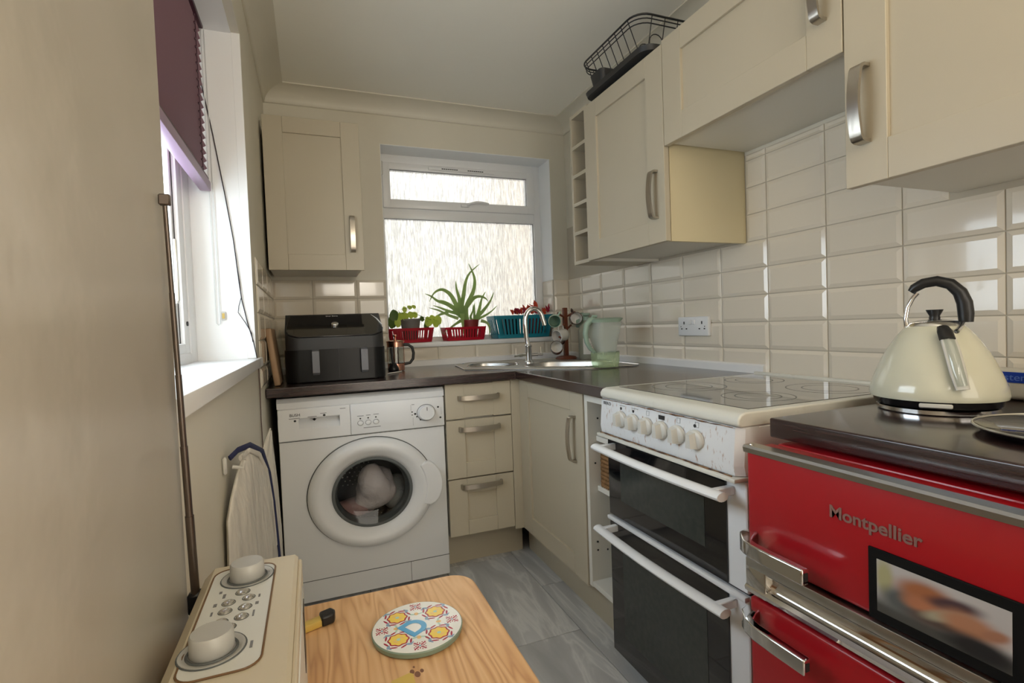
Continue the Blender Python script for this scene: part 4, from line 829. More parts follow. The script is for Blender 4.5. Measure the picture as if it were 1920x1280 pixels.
ALOE = [[(0.848, 1.223), (0.864, 1.326), (0.876, 1.394), (0.902, 1.448), (0.963, 1.501)], [(0.874, 1.236), (0.921, 1.335), (0.931, 1.403), (0.916, 1.453), (0.89, 1.504)],
[(0.844, 1.236), (0.835, 1.3), (0.819, 1.358), (0.816, 1.403)], [(0.832, 1.228), (0.789, 1.309), (0.754, 1.341), (0.718, 1.35), (0.676, 1.328), (0.647, 1.28)],
[(0.831, 1.21), (0.764, 1.26), (0.697, 1.284), (0.662, 1.309), (0.62, 1.326)], [(0.831, 1.219), (0.778, 1.26), (0.733, 1.283), (0.697, 1.286)],
[(0.831, 1.205), (0.785, 1.22), (0.731, 1.243), (0.682, 1.262)], [(0.83, 1.178), (0.775, 1.198), (0.713, 1.23), (0.655, 1.247)],
[(0.859, 1.209), (0.904, 1.271), (0.939, 1.303), (0.977, 1.309), (1.01, 1.297), (1.027, 1.278)], [(0.938, 1.175), (0.993, 1.233), (1.029, 1.283), (1.048, 1.333)],
[(0.948, 1.188), (0.965, 1.243), (0.981, 1.297), (1.007, 1.338)], [(0.947, 1.17), (0.996, 1.192), (1.036, 1.218), (1.069, 1.25)], [(0.9, 1.181), (0.911, 1.217), (0.915, 1.262)],
[(0.924, 1.189), (0.921, 1.235), (0.918, 1.267)], [(0.859, 1.218), (0.852, 1.272), (0.851, 1.308)], [(0.847, 1.205), (0.843, 1.155), (0.842, 1.078)],
[(0.838, 1.164), (0.791, 1.139), (0.725, 1.097)], [(0.966, 1.16), (0.999, 1.146), (1.01, 1.113), (1.001, 1.063)], [(0.771, 1.22), (0.72, 1.204), (0.688, 1.187)]]
pl = thing('aloe_plant', 'spiky green aloe in a maroon pot in the middle of the window sill', 'plant', (.89, 3.02, 1.045))
g = G().lathe([(.036, 1.050), (.051, 1.162), (.053, 1.162), (.053, 1.168), (.049, 1.168), (.047, 1.155), (.001, 1.155)], (.905, 3.015, 0), 28, capt=False); obj('pot', g, 'maroonpot', pl)
rnd = random.Random(4)
for i, l in enumerate(ALOE):
    n = len(l); yb = 3.012; ye = 3.0 + (rnd.uniform(-.05, .05) if i not in (15, 16, 17) else -.045); bx = .885 if l[0][0] < .9 else .93
    pts = [(bx, 3.015, 1.150)] + [(x, yb + (ye - yb) * (j + 1) / n, z) for j, (x, z) in enumerate(l)] if i < 15 and i != 7 else [(x, yb + (ye - yb) * (j + 1) / n, z) for j, (x, z) in enumerate(l)]
    g = G(); leaf(g, pts, (.0165 if i in (0, 1, 2, 3, 8) else .0145 if i in (4, 5, 6, 9, 10, 14, 15) else .010)); obj('leaf', g, 'aloe', pl, True, 60)
def roundleaf(g, c, r, nrm, up=(0, 0, 1), asp=.75, wav=.15):
    c = Vector(c); n_ = Vector(nrm).normalized(); s_ = n_.cross(Vector(up)).normalized(); u_ = s_.cross(n_); ctr = g.bm.verts.new(c - n_ * r * .12); ring = []; bk_ = g.bm.verts.new(c - n_ * r * .15)
    for i in range(14):
        a = 2 * PI * i / 14; rr_ = r * (1 + .18 * math.cos(a)) * (1 + wav * .3 * math.sin(5 * a)); ring.append(g.bm.verts.new(c + u_ * rr_ * math.cos(a) + s_ * rr_ * asp * math.sin(a) + n_ * r * wav * math.sin(2 * a + c.x * 9)))
    for i in range(14): g.bm.faces.new((ctr, ring[i], ring[(i + 1) % 14])); g.bm.faces.new((bk_, ring[(i + 1) % 14], ring[i]))
pl = thing('trailing_plant', 'yellow-green leafy plant in a grey pot at the left of the sill', 'plant', (.54, 3.02, 1.045))
g = G().lathe([(.038, 1.050), (.058, 1.172), (.062, 1.172), (.062, 1.184), (.058, 1.184), (.056, 1.168), (.001, 1.168)], (.541, 3.02, 0), 28, capt=False); obj('pot', g, 'greypot', pl)
g = G()
for q in ([(.53, 3.02, 1.17), (.50, 3.0, 1.215), (.454, 2.99, 1.228), (.44, 2.985, 1.20)], [(.53, 3.02, 1.17), (.47, 3.0, 1.235), (.501, 3.0, 1.244), (.55, 3.0, 1.25)], [(.55, 3.02, 1.17), (.545, 3.0, 1.225), (.587, 2.99, 1.203), (.656, 2.98, 1.174)], [(.56, 3.02, 1.175), (.60, 3.0, 1.19), (.635, 2.985, 1.165)], [(.67, 2.98, 1.178), (.70, 2.975, 1.15), (.712, 2.965, 1.10), (.73, 2.96, 1.085)]): g.tube(q, .0016, 5)
obj('stems', g, 'darkleaf', pl, True, 80)
for (c_, r_q, n_, m_) in [((.443, 2.985, 1.200), .034, (-.3, -1, .1), 'darkleaf'), ((.432, 2.99, 1.160), .036, (.2, -1, -.1), 'darkleaf'), ((.462, 2.98, 1.158), .026, (.1, -1, .2), 'pothos'), ((.478, 2.99, 1.196), .024, (0, -1, .4), 'pothos'), ((.505, 2.985, 1.196), .030, (.1, -1, .6), 'pothos'),
                       ((.540, 2.985, 1.204), .026, (-.1, -1, .7), 'pothos'), ((.565, 2.99, 1.203), .020, (0, -1, .3), 'pothos'), ((.507, 3.0, 1.236), .018, (.1, -1, .1), 'pothos'), ((.538, 3.0, 1.250), .020, (0, -1, 1.2), 'pothos'), ((.562, 3.0, 1.252), .016, (.2, -1, .9), 'pothos'),
                       ((.640, 2.985, 1.160), .030, (.1, -1, .1), 'pothos'), ((.667, 2.98, 1.172), .030, (0, -1, .5), 'pothos'), ((.695, 2.975, 1.166), .030, (-.1, -1, .2), 'pothos'), ((.682, 2.972, 1.148), .024, (.1, -1, -.2), 'pothos'), ((.628, 2.99, 1.138), .024, (.3, -1, 0), 'darkleaf'), ((.605, 2.99, 1.180), .018, (.2, -1, .4), 'darkleaf')]:
    g = G(); roundleaf(g, c_, r_q, n_); obj('leaf', g, m_, pl, True, 80)
pl = thing('begonia_plant', 'red-leaved plant standing in the teal basket on the sill', 'plant', (1.29, 3.03, 1.052))
for px_, nm in ((1.17, 'pot'), (1.33, 'pot')):
    g = G().lathe([(.040, 1.054), (.055, 1.165), (.058, 1.165), (.058, 1.172), (.054, 1.172), (.052, 1.16), (.001, 1.16)], (px_, 3.02, 0), 24, capt=False); obj(nm, g, 'maroonpot' if px_ > 1.2 else 'black', pl)
rnd = random.Random(11)
for i in range(26):
    t = i / 25; x = 1.185 + .165 * t + rnd.uniform(-.01, .01); z = 1.200 + (.012 + .045 * t) * rnd.uniform(.2, 1)
    g = G(); roundleaf(g, (x, 2.99 + rnd.uniform(-.02, .04), z), rnd.uniform(.016, .027), (rnd.uniform(-.6, .6), -1, rnd.uniform(-.2, 1.4)), asp=.55, wav=.3); obj('leaf', g, rnd.choice(['redleaf', 'redleaf', 'crimson']), pl, True, 80)
for (x, z, m_) in ((1.375, 1.205, 'redleaf'), (1.385, 1.222, 'redleaf'), (1.40, 1.215, 'redleaf'), (1.412, 1.230, 'crimson'), (1.43, 1.236, 'crimson'), (1.395, 1.200, 'redleaf'), (1.42, 1.212, 'crimson')):
    g = G(); roundleaf(g, (x, 2.995, z), .017, (rnd.uniform(-.5, .5), -1, rnd.uniform(0, 1)), asp=.6, wav=.3); obj('leaf', g, m_, pl, True, 80)
g = G(); [g.tube([(1.33 if x > 1.27 else 1.25, 3.01, 1.16), (x, 3.0, z)], .0018, 5) for x, z in ((1.21, 1.20), (1.25, 1.22), (1.29, 1.24), (1.32, 1.22), (1.40, 1.22), (1.425, 1.23))]; obj('stems', g, 'darkleaf', pl)

def basket(name, label, m, x0, x1, y0, y1, z0, z1, flare, bars, group=None, slotz=(.2, .82)):
    t = thing(name, label, 'basket', ((x0 + x1) / 2, (y0 + y1) / 2, z0), group); h = z1 - z0
    def ring(k): f = flare * k; return x0 - f, x1 + f, y0 - f * .5, y1 + f * .5
    g = G(); a, b, c_, d_ = ring(0); g.prism(rrect(a, b, c_, d_, .012), 'z', z0, z0 + .003); obj('base', g, m, t)
    for (k0, k1, nm) in ((0, slotz[0], 'lower_band'), (slotz[1], 1, 'rim')):
        q0, q1 = ring(k0), ring(k1); g = G(); r0 = .014
        g.loft([[(x, y, z0 + h * k0) for x, y in rrect(q0[0], q0[1], q0[2], q0[3], r0)], [(x, y, z0 + h * k1) for x, y in rrect(q1[0], q1[1], q1[2], q1[3], r0)], [(x, y, z0 + h * k1) for x, y in rrect(q1[0] + .0025, q1[1] - .0025, q1[2] + .0025, q1[3] - .0025, r0 - .002)], [(x, y, z0 + h * k0) for x, y in rrect(q0[0] + .0025, q0[1] - .0025, q0[2] + .0025, q0[3] - .0025, r0 - .002)]], cap=False)
        fs = g.bm.verts[:]; obj(nm, g, m, t, True, 50)
    q0, q1 = ring(slotz[0] - .03), ring(slotz[1] + .03); za, zb = z0 + h * (slotz[0] - .03), z0 + h * (slotz[1] + .03); g = G()
    n = bars
    for face in range(4):
        nn = n if face < 2 else max(3, int(n * (y1 - y0) / (x1 - x0)))
        for i in range(nn + 1):
            s_ = i / nn; wv = .30 / nn; wv = .27 / nn
            for side in (0,):
                s0, s1 = max(0, s_ - wv), min(1, s_ + wv)
                if i in (0, nn): s0, s1 = (0, .07) if i == 0 else (.93, 1)
                def P_(q, s, z, o_):
                    m0 = .010
                    if face == 0: return (q[0] + m0 + (q[1] - q[0] - 2 * m0) * s, q[2] + o_, z)
                    if face == 1: return (q[0] + m0 + (q[1] - q[0] - 2 * m0) * s, q[3] - o_, z)
                    if face == 2: return (q[0] + o_, q[2] + m0 + (q[3] - q[2] - 2 * m0) * s, z)
                    return (q[1] - o_, q[2] + m0 + (q[3] - q[2] - 2 * m0) * s, z)
                g.loft([[P_(q0, s0, za, 0), P_(q0, s1, za, 0), P_(q0, s1, za, .0025), P_(q0, s0, za, .0025)], [P_(q1, s0, zb, 0), P_(q1, s1, zb, 0), P_(q1, s1, zb, .0025), P_(q1, s0, zb, .0025)]])
    obj('slats', g, m, t, False); return t
basket('plastic_basket', 'red slotted plastic basket around the grey plant pot', 'redbasket', .428, .652, 2.955, 3.085, 1.047, 1.130, .014, 16)
basket('plastic_basket', 'red slotted plastic basket under the spiky aloe plant', 'redbasket', .745, .972, 2.955, 3.085, 1.047, 1.126, .014, 13)
basket('plastic_basket', 'teal slotted plastic basket holding red-leaved plant', 'teal', 1.060, 1.405, 2.950, 3.088, 1.047, 1.186, .028, 16, slotz=(.16, .84))

# ---------------------------------------------------------------- mug tree, jug, bottle
t = thing('mug_tree', 'brown wooden mug tree in the corner behind the sink', 'mug tree', (1.385, 2.70, .912)); TX, TY = 1.388, 2.70
g = G().lathe([(.062, .9165), (.064, .922), (.055, .930), (.030, .936)], (TX, TY, 0), 32); obj('base', g, 'redwood', t)
g = G(); g.box(TX - .012, TX + .012, TY - .012, TY + .012, .930, 1.216, .002, 1); obj('post', g, 'redwood', t)
pegs = [(-1, -.35, 1.168), (1, -.35, 1.172), (-.6, -.8, 1.10), (.9, .5, 1.095), (-.8, -.4, 1.03)]
g = G()
for dx, dy, z in pegs:
    v = Vector((dx, dy, 0)).normalized(); g.tube([(TX, TY, z - .012), (TX + v.x * .062, TY + v.y * .062, z + .018)], .006, 8)
obj('pegs', g, 'redwood', t)
def mug(c, ax, label, m_out, m_in, r=.036, h=.078, hand=(0, 0, 1)):
    t = thing('mug', label, 'mug', c, 'mugs hanging on the wooden mug tree'); ax = Vector(ax).normalized(); hv = Vector(hand); hv = (hv - ax * hv.dot(ax)).normalized(); s_ = ax.cross(hv)
    T = Matrix(((s_.x, hv.x, ax.x, c[0]), (s_.y, hv.y, ax.y, c[1]), (s_.z, hv.z, ax.z, c[2]), (0, 0, 0, 1)))
    g = G().lathe([(r * .80, -h / 2), (r * .95, -h * .42), (r, -h * .1), (r, h / 2), (r - .003, h / 2 + .001)], seg=28, T=T, capt=False); obj('body', g, m_out, t, True, 60)
    g = G().lathe([(r - .003, h / 2 + .001), (r - .0035, h * .3), (r * .85, -h * .40), (.001, -h * .43)], seg=28, T=T, capb=False, capt=False); obj('inside', g, m_in, t, True, 80)
    g = G().tube([T @ Vector((0, r * .96, h * .28)), T @ Vector((0, r * 1.45, h * .30)), T @ Vector((0, r * 1.70, h * .05)), T @ Vector((0, r * 1.5, -h * .22)), T @ Vector((0, r * .94, -h * .28))], .0045, 8); obj('handle', g, m_out, t, True, 80)
    return t
mug((1.305, 2.672, 1.142), (-.45, -1, -.10), 'mint green mug hanging top left on the mug tree', 'mint', 'mintdark', hand=(.6, 0, .8))
mug((1.437, 2.665, 1.150), (-.35, -1, .05), 'dark mug with pale inside hanging top right on the mug tree', 'mugbrown', 'mugwhite', hand=(-.4, 0, 1))
mug((1.338, 2.660, 1.056), (-1, -.45, -.15), 'white patterned mug hanging sideways in the middle of the mug tree', 'mugwhite', 'mugwhite', r=.037, hand=(.3, 0, 1))
mug((1.305, 2.655, .985), (-.5, -1, .25), 'brown mug with pale inside hanging lowest on the mug tree', 'mugbrown', 'mugwhite', hand=(.8, 0, .5))
mug((1.50, 2.70, 1.130), (.9, -.5, .1), 'sage green mug hanging at the far right of the mug tree', 'sage', 'sage', r=.033, hand=(-.6, 0, .6))
b = thing('bottle', 'olive glass bottle with cream label behind the water jug', 'bottle', (1.472, 2.60, .912))
g = G(); g.lathe([(.046, .9165), (.048, .920), (.048, 1.075), (.040, 1.105), (.018, 1.125), (.015, 1.140)], (1.472, 2.60, 0), 28); obj('glass', g, 'bottleclear', b, True, 50)
g = G().lathe([(.017, 1.138), (.017, 1.155), (.010, 1.160), (.024, 1.168), (.022, 1.178), (.008, 1.18)], (1.472, 2.60, 0), 20); obj('pump', g, 'sage', b)
g = G(); n = 10
for i in range(n):
    a0, a1 = [math.radians(215 + 80 * k_ / n) for k_ in (i, i + 1)]; g.loft([[(1.472 + q_ * math.cos(a), 2.60 + q_ * math.sin(a), z) for q_, a in ((.0485, a0), (.0485, a1), (.0492, a1), (.0492, a0))] for z in (.945, 1.035)])
lb = obj('label', g, 'packet', b, True, 60)
g = G(); [g.box(1.455, 1.478 - .006 * (i % 2), 2.549, 2.5502, .965 + i * .012, .968 + i * .012) for i in range(4)]; obj('label_print', g, 'greyprint', lb, False)
j = thing('water_filter_jug', 'clear water filter jug with sage green handle and lid beside the sink', 'jug', (1.26, 2.06, .912))
# body cross sections run along x (spout to the right), handle on left
def jr(z, x0, x1, hw, n=5): return [(x, y, z) for x, y in rrect(x0, x1, 2.06 - hw, 2.06 + hw, min(hw * .7, .035), n)]
g = G().loft([jr(.9175, 1.205, 1.315, .045), jr(.935, 1.200, 1.320, .048), jr(.985, 1.198, 1.322, .050)], cap=False); g.prism(rrect(1.205, 1.315, 2.015, 2.105, .03), 'z', .9165, .919); obj('lower_tank', g, 'juggreen', j, True, 50)
g = G().loft([jr(.960, 1.225, 1.300, .040), jr(1.0, 1.213, 1.308, .044), jr(1.06, 1.192, 1.322, .049), jr(1.122, 1.196, 1.338, .052)], cap=False); g.prism(rrect(1.225, 1.300, 2.02, 2.10, .028), 'z', .958, .960); obj('hopper', g, 'jugclear', j, True, 60)
g = G().loft([jr(.975, 1.199, 1.321, .0505), jr(.990, 1.199, 1.321, .0505)], cap=False); obj('tank_rim', g, 'greyclear', j, True, 50)
g = G().loft([[(x, y, 1.122) for x, y in rrect(1.19, 1.330, 2.005, 2.115, .04)], [(x, y, 1.134 + (x - 1.19) * .03) for x, y in rrect(1.188, 1.345, 2.003, 2.117, .04)], [(x, y, 1.142 + (x - 1.19) * .01) for x, y in rrect(1.205, 1.335, 2.015, 2.105, .035)]]); obj('lid', g, 'sage', j, True, 40)
g = G(); g.tube([(1.210, 2.06, 1.135), (1.188, 2.06, 1.134), (1.168, 2.06, 1.112), (1.160, 2.06, 1.075), (1.165, 2.06, 1.035), (1.182, 2.06, 1.005), (1.205, 2.06, .985)], [.012, .014, .014, .012, .011, .010, .008], 12); g.tube([(1.195, 2.06, 1.142), (1.200, 2.06, 1.152), (1.222, 2.06, 1.150)], .006, 8); obj('handle', g, 'sage', j, True, 80)

# ---------------------------------------------------------------- left window blind, chain, cable
b = thing('pleated_blind', 'mauve pleated blind half lowered in the left window', 'blind', (-.30, 1.35, 1.60))
n = 20; za, zb = 1.632, 2.12; st = (zb - za) / n; f_ = []; 
for i in range(2 * n + 1): f_.append((-.300 + (.009 if i % 2 else -.009), za + i * st / 2))
poly = f_ + [(x - .0016, z) for x, z in f_[::-1]]
g = G(); vs0 = [g.bm.verts.new((x, .74, z)) for x, z in poly]; vs1 = [g.bm.verts.new((x, 1.925, z)) for x, z in poly]; m_ = len(poly)
for i in range(m_): g.bm.faces.new((vs0[i], vs0[(i + 1) % m_], vs1[(i + 1) % m_], vs1[i]))
for i in range(2 * n): g.bm.faces.new((vs0[i], vs0[i + 1], vs0[m_ - 2 - i], vs0[m_ - 1 - i])); g.bm.faces.new((vs1[i + 1], vs1[i], vs1[m_ - 1 - i], vs1[m_ - 2 - i]))
obj('pleated_fabric', g, 'purple', b, False)
g = G(); g.box(-.316, -.284, .74, 1.93, 1.597, 1.628, .003, 2); obj('bottom_rail', g, 'purplerail', b)
g = G(); g.box(-.312, -.288, .74, 1.925, 1.6285, 1.640, .002, 1); obj('rail_trim', g, 'purpledark', b)
g = G(); g.box(-.318, -.282, .74, 1.93, 2.118, 2.128, .002, 1); obj('head_rail', g, 'purpledark', b)
for cy2 in (1.84, 1.05): g = G().tube([(-.289, cy2, 2.118), (-.289, cy2, 1.64)], .0015, 6); obj('lift_cord', g, 'purpledark', b)
g = G(); [g.box(-.2915, -.2885, 1.826, 1.836, zb - (i + .5) * st - .002, zb - (i + .5) * st + .002) for i in range(n)]; obj('cord_holes', g, 'purpledark', b, False)
c = thing('cord_loop', 'clear bead cord loop hanging in the left window corner', 'cord', (-.285, 1.938, 1.165))
g = G(); g.tube([(-.290, 1.938, 2.12), (-.290, 1.938, 1.165), (-.284, 1.938, 1.160), (-.279, 1.938, 1.165), (-.281, 1.938, 2.12)], .0013, 6); obj('cord', g, 'clearbead', c)
g = G(); g.box(-.276, -.262, 1.936, 1.946, 1.176, 1.204, .003, 2); tg = obj('tensioner', g, 'knobcream', c)
g = G(); g.box(-.273, -.265, 1.934, 1.937, 1.181, 1.199, .001, 1); obj('amber_insert', g, 'yellow', tg)
cab = [(-.322, 1.94, 2.128), (-.298, 1.94, 1.953), (-.272, 1.94, 1.785), (-.246, 1.94, 1.59), (-.228, 1.94, 1.44), (-.218, 1.94, 1.30), (-.213, 1.94, 1.245), (-.198, 1.94, 1.16), (-.184, 1.94, 1.101), (-.176, 1.942, 1.045)]
g = G().tube(cab, .0018, 6); g.tube([(-.214, 1.939, 1.25), (-.222, 1.938, 1.222), (-.225, 1.938, 1.20), (-.205, 1.938, 1.165), (-.188, 1.938, 1.13), (-.186, 1.938, 1.10)], .0013, 6); g.tube([(-.224, 1.939, 1.40), (-.221, 1.938, 1.355), (-.216, 1.939, 1.30), (-.2145, 1.938, 1.27), (-.212, 1.939, 1.24)], .0012, 6)
tag(obj('wire', g, 'cable', None), 'thin dark wire trailing down the white left window reveal', 'wire')
g = G()
for o_ in (0, .010): g.tube([(-.1755, 1.965 + o_ * 1.2, 1.008), (-.1755, 1.975 + o_, .93), (-.1755, 1.963 + o_ * .7, .84), (-.1755, 1.97 + o_, .76), (-.1755, 1.985 + o_ * .3, .66)], .0013, 6)
tag(obj('wire', g, 'browncable', None), 'pair of thin brown wires running down the left wall below the sill', 'wire')

# ---------------------------------------------------------------- bags on the left wall
def bagrings(levels, n=28, pl=.004, seed=2):
    rnd = random.Random(seed); ph = rnd.uniform(0, 6); out = []
    for (z, ax_, ay_, bx_, by_, th) in levels:
        A, B_ = Vector((ax_, ay_)), Vector((bx_, by_)); c_ = (A + B_) / 2; h = (B_ - A) / 2; nn = Vector((h.y, -h.x)).normalized(); r_l = []
        for i in range(n):
            a = 2 * PI * i / n; w_ = th * (1 + .22 * math.sin(5 * a + ph + z * 6) + .15 * math.sin(9 * a - z * 14)); p = c_ + h * math.cos(a) + nn * w_ * math.sin(a); r_l.append((p.x, p.y, z))
        out.append(r_l)
    return out
b = thing('shopping_bag', 'white plastic bag with navy strap hanging from a hook below the sill', 'bag', (-.15, 1.3, .40))
g = G().loft(bagrings([(.38, -.168, 1.13, -.118, 1.47, .014), (.50, -.170, 1.12, -.112, 1.48, .018), (.62, -.170, 1.12, -.114, 1.47, .018), (.70, -.168, 1.12, -.118, 1.45, .016), (.765, -.167, 1.12, -.120, 1.44, .014), (.80, -.163, 1.15, -.124, 1.42, .012), (.835, -.157, 1.19, -.129, 1.38, .009), (.862, -.150, 1.23, -.136, 1.34, .006), (.872, -.150, 1.26, -.145, 1.29, .003)])); obj('body', g, 'bagcloth', b, True, 80)
g = G(); g.tube([(-.150, 1.20, .868), (-.140, 1.26, .870), (-.127, 1.33, .845), (-.118, 1.39, .79), (-.113, 1.43, .70), (-.110, 1.45, .58)], .0035, 8, flat=1.8); obj('seam', g, 'bagcloth', b)
g = G().tube([(-.168, 1.19, .872), (-.155, 1.21, .883), (-.138, 1.27, .880), (-.122, 1.36, .845), (-.114, 1.42, .775), (-.1095, 1.45, .69), (-.107, 1.47, .60), (-.103, 1.475, .50), (-.098, 1.48, .40)], .0032, 8, flat=2.0); obj('strap', g, 'navy', b)
g = G(); g.box(-.178, -.170, 1.16, 1.172, .845, .880, .003, 1); g.tube([(-.160, 1.162, .86), (-.140, 1.162, .856), (-.138, 1.162, .872)], .004, 8); tag(obj('wall_hook', g, 'knobcream', None), 'small cream wall hook that the strapped white bag hangs from', 'hook')
b = thing('folded_bag', 'flat pointed white bag hanging behind the strapped bag beside washing machine', 'bag', (-.14, 1.85, .35))
g = G().loft(bagrings([(.34, -.162, 1.72, -.118, 1.80, .008), (.50, -.164, 1.71, -.119, 1.80, .009), (.64, -.165, 1.72, -.122, 1.79, .009), (.742, -.161, 1.73, -.127, 1.78, .007), (.79, -.146, 1.74, -.129, 1.77, .005), (.825, -.133, 1.75, -.130, 1.76, .002)], seed=5)); obj('body', g, 'bagcloth', b, True, 80)
g = G().tube([(-.166, 1.72, .70), (-.161, 1.73, .745), (-.145, 1.74, .80), (-.132, 1.755, .832)], .0025, 6); obj('seam', g, 'bagcloth', b)

# ---------------------------------------------------------------- table, trivet, radio, lighter
t = thing('side_table', 'small pine table with rounded corners in the foreground', 'table', (.05, .62, 0))
g = G()
g.prism(rrect(-.155, .262, .12, .956, .045, 8), 'z', .632, .650); tp_ = obj('tabletop', g, 'pine', t, True, 50); bm_ = tp_.modifiers.new('b', 'BEVEL'); bm_.width = .004; bm_.segments = 3; bm_.limit_method = 'ANGLE'
g = G().prism(rrect(-.152, .266, .117, .960, .046, 8), 'z', .624, .634); obj('edge_band', g, 'tabledge', t, True, 50)
g = G(); g.box(-.125, .225, .16, .175, .55, .624); g.box(-.125, .225, .90, .915, .55, .624); g.box(-.125, -.11, .175, .90, .55, .624); g.box(.21, .225, .175, .90, .55, .624); obj('apron', g, 'wood', t, False)
for x, y in ((-.13, .155), (.195, .155), (-.13, .885), (.195, .885)):
    g = G(); g.loft([[(x, y, .624), (x + .035, y, .624), (x + .035, y + .035, .624), (x, y + .035, .624)], [(x + .006, y + .006, 0), (x + .029, y + .006, 0), (x + .029, y + .029, 0), (x + .006, y + .029, 0)]]); obj('leg', g, 'wood', t, False)
# knot and worn dark mark in the top, flat print
M['knot'] = mat('pine_knot', (.20, .09, .05, 1), .5)
g = G(); [g.lathe([(r0_, .6502), (r0_ * .9, .6503)], (x, y, 0), 14, sx=1.0, sz=1.6) for x, y, r0_ in ((.108, .705, .0032), (.114, .697, .0040), (.121, .702, .0026), (.112, .714, .0016))]; obj('knot', g, 'knot', tp_, False)

tv = thing('trivet', 'round white ceramic trivet with painted yellow flowers and blue letter D', 'trivet', (.133, .793, .65)); TC0 = Vector((.1335, .796, 0)); TR = .0710
M['celadon'] = mat('celadon_edge_glaze', (.22, .30, .24, 1), .25); M['ceramic'] = mat('white_trivet_glaze', (.78, .76, .70, 1), .12, coat=.4)
M['pblue'] = mat('blue_paint', (.09, .36, .62, 1), .2, coat=.4); M['pyellow'] = mat('yellow_paint', (.85, .60, .10, 1), .2, coat=.4); M['pred'] = mat('maroon_paint', (.36, .02, .05, 1), .2, coat=.4)
M['pgreen'] = mat('pale_green_paint', (.45, .62, .50, 1), .2, coat=.4); M['pgrey'] = mat('grey_blue_paint', (.28, .38, .50, 1), .2, coat=.4); M['porange'] = mat('soft_orange_paint', (.80, .50, .20, 1), .2, coat=.4)
g = G().lathe([(TR * .93, .6505), (TR * .97, .652), (TR * .985, .6585), (TR * .97, .6602)], TC0, 64); obj('edge', g, 'celadon', tv, True, 40)
g = G().lathe([(TR * .965, .6600), (TR * .955, .6606)], TC0, 64); top = obj('glazed_face', g, 'ceramic', tv, True, 40)
A0 = math.radians(38)                        # the D is turned on the trivet
def tp2(u, v):                               # trivet face coordinates (units of radius) to world
    c_, s_ = math.cos(A0), math.sin(A0); return TC0.x + TR * (u * c_ - v * s_), TC0.y + TR * (u * s_ + v * c_)
def blob(g, u, v, ru, rv, ang, z=.6607, n=10):
    pts = []
    for i in range(n):
        a = 2 * PI * i / n; x, y = ru * math.cos(a), rv * math.sin(a); pts.append(tp2(u + x * math.cos(ang) - y * math.sin(ang), v + x * math.sin(ang) + y * math.cos(ang)))
    g.prism(pts, 'z', z - .0003, z)
gr_, gb, gg_, go, gc = G(), G(), G(), G(), G()
for k_ in range(4):
    a = PI / 2 * k_; fu, fv = .60 * math.cos(a), .60 * math.sin(a); gf = G()
    pts = [tp2(fu + (.222 + .012 * math.cos(8 * q)) * math.cos(q), fv + (.222 + .012 * math.cos(8 * q)) * math.sin(q)) for q in [2 * PI * i / 48 for i in range(48)]]; gr_.prism(pts, 'z', .6604, .66075)
    pts = [tp2(fu + (.188 + .014 * math.cos(8 * q)) * math.cos(q), fv + (.188 + .014 * math.cos(8 * q)) * math.sin(q)) for q in [2 * PI * i / 48 for i in range(48)]]; gf.prism(pts, 'z', .6605, .66095); obj('yellow_flower', gf, 'pyellow', top, False)
    for q in range(8):
        b_ = PI / 4 * q + PI / 8; blob(gr_, fu + .275 * math.cos(b_), fv + .275 * math.sin(b_), .085, .022, b_ + PI / 2 + .25)
        b_ += PI / 8
        if q % 2: blob(gb, fu + .30 * math.cos(b_), fv + .30 * math.sin(b_), .07, .036, b_ + .6); blob(gb, fu + .33 * math.cos(b_ + .2), fv + .33 * math.sin(b_ + .2), .05, .02, b_ + 1.6)
    blob(gc, fu, fv, .045, .045, 0, .6611)
    for dxx in (-.09, .09): blob(go, fu + dxx * math.cos(a), fv + dxx * math.sin(a), .02, .06, a, .6611)
    a2 = PI / 2 * k_ + PI / 4; su, sv = .76 * math.cos(a2), .76 * math.sin(a2)
    for q in range(8):
        b_ = PI / 4 * q + a2
        if q % 2:
            for rr_ in (.055, .100, .148): blob(gr_, su + rr_ * math.cos(b_), sv + rr_ * math.sin(b_), .028, .019, b_ + .5)
        else: blob(gr_, su + .08 * math.cos(b_), sv + .08 * math.sin(b_), .028, .014, b_)
        blob(gr_, su + .125 * math.cos(b_ + .39), sv + .125 * math.sin(b_ + .39), .020, .012, b_)
    blob(gb, su, sv, .026, .026, 0)
    ou, ov = .46 * math.cos(a2), .46 * math.sin(a2); blob(go, ou, ov, .060, .050, a2); blob(gg_, ou + .09 * math.cos(a2 + 1.57), ov + .09 * math.sin(a2 + 1.57), .07, .024, a2 + 1.2); blob(gg_, ou - .09 * math.cos(a2 + 1.57), ov - .09 * math.sin(a2 + 1.57), .07, .024, a2 - 1.2)
for gq, m_, nm in ((gr_, 'pred', 'maroon_petals'), (gb, 'pgrey', 'grey_blue_leaves'), (gg_, 'pgreen', 'green_leaves'), (go, 'porange', 'orange_dots'), (gc, 'pgreen', 'flower_centres')): obj(nm, gq, m_, top, False)['kind'] = 'stuff'
# letter D with slab shape, lying on the face
cA, sA = math.cos(A0 - .12), math.sin(A0 - .12)
lo_ = text('letter', 'D', .053, (TC0.x, TC0.y, .6611), Matrix(((cA, -sA, 0), (sA, cA, 0), (0, 0, 1))), 'pblue', top, ext=.0002, off=.0016)
cc = sum((v.co for v in lo_.data.vertices), Vector()) / len(lo_.data.vertices)
for v in lo_.data.vertices: v.co -= Vector((cc.x, cc.y, 0))
del lo_['kind']

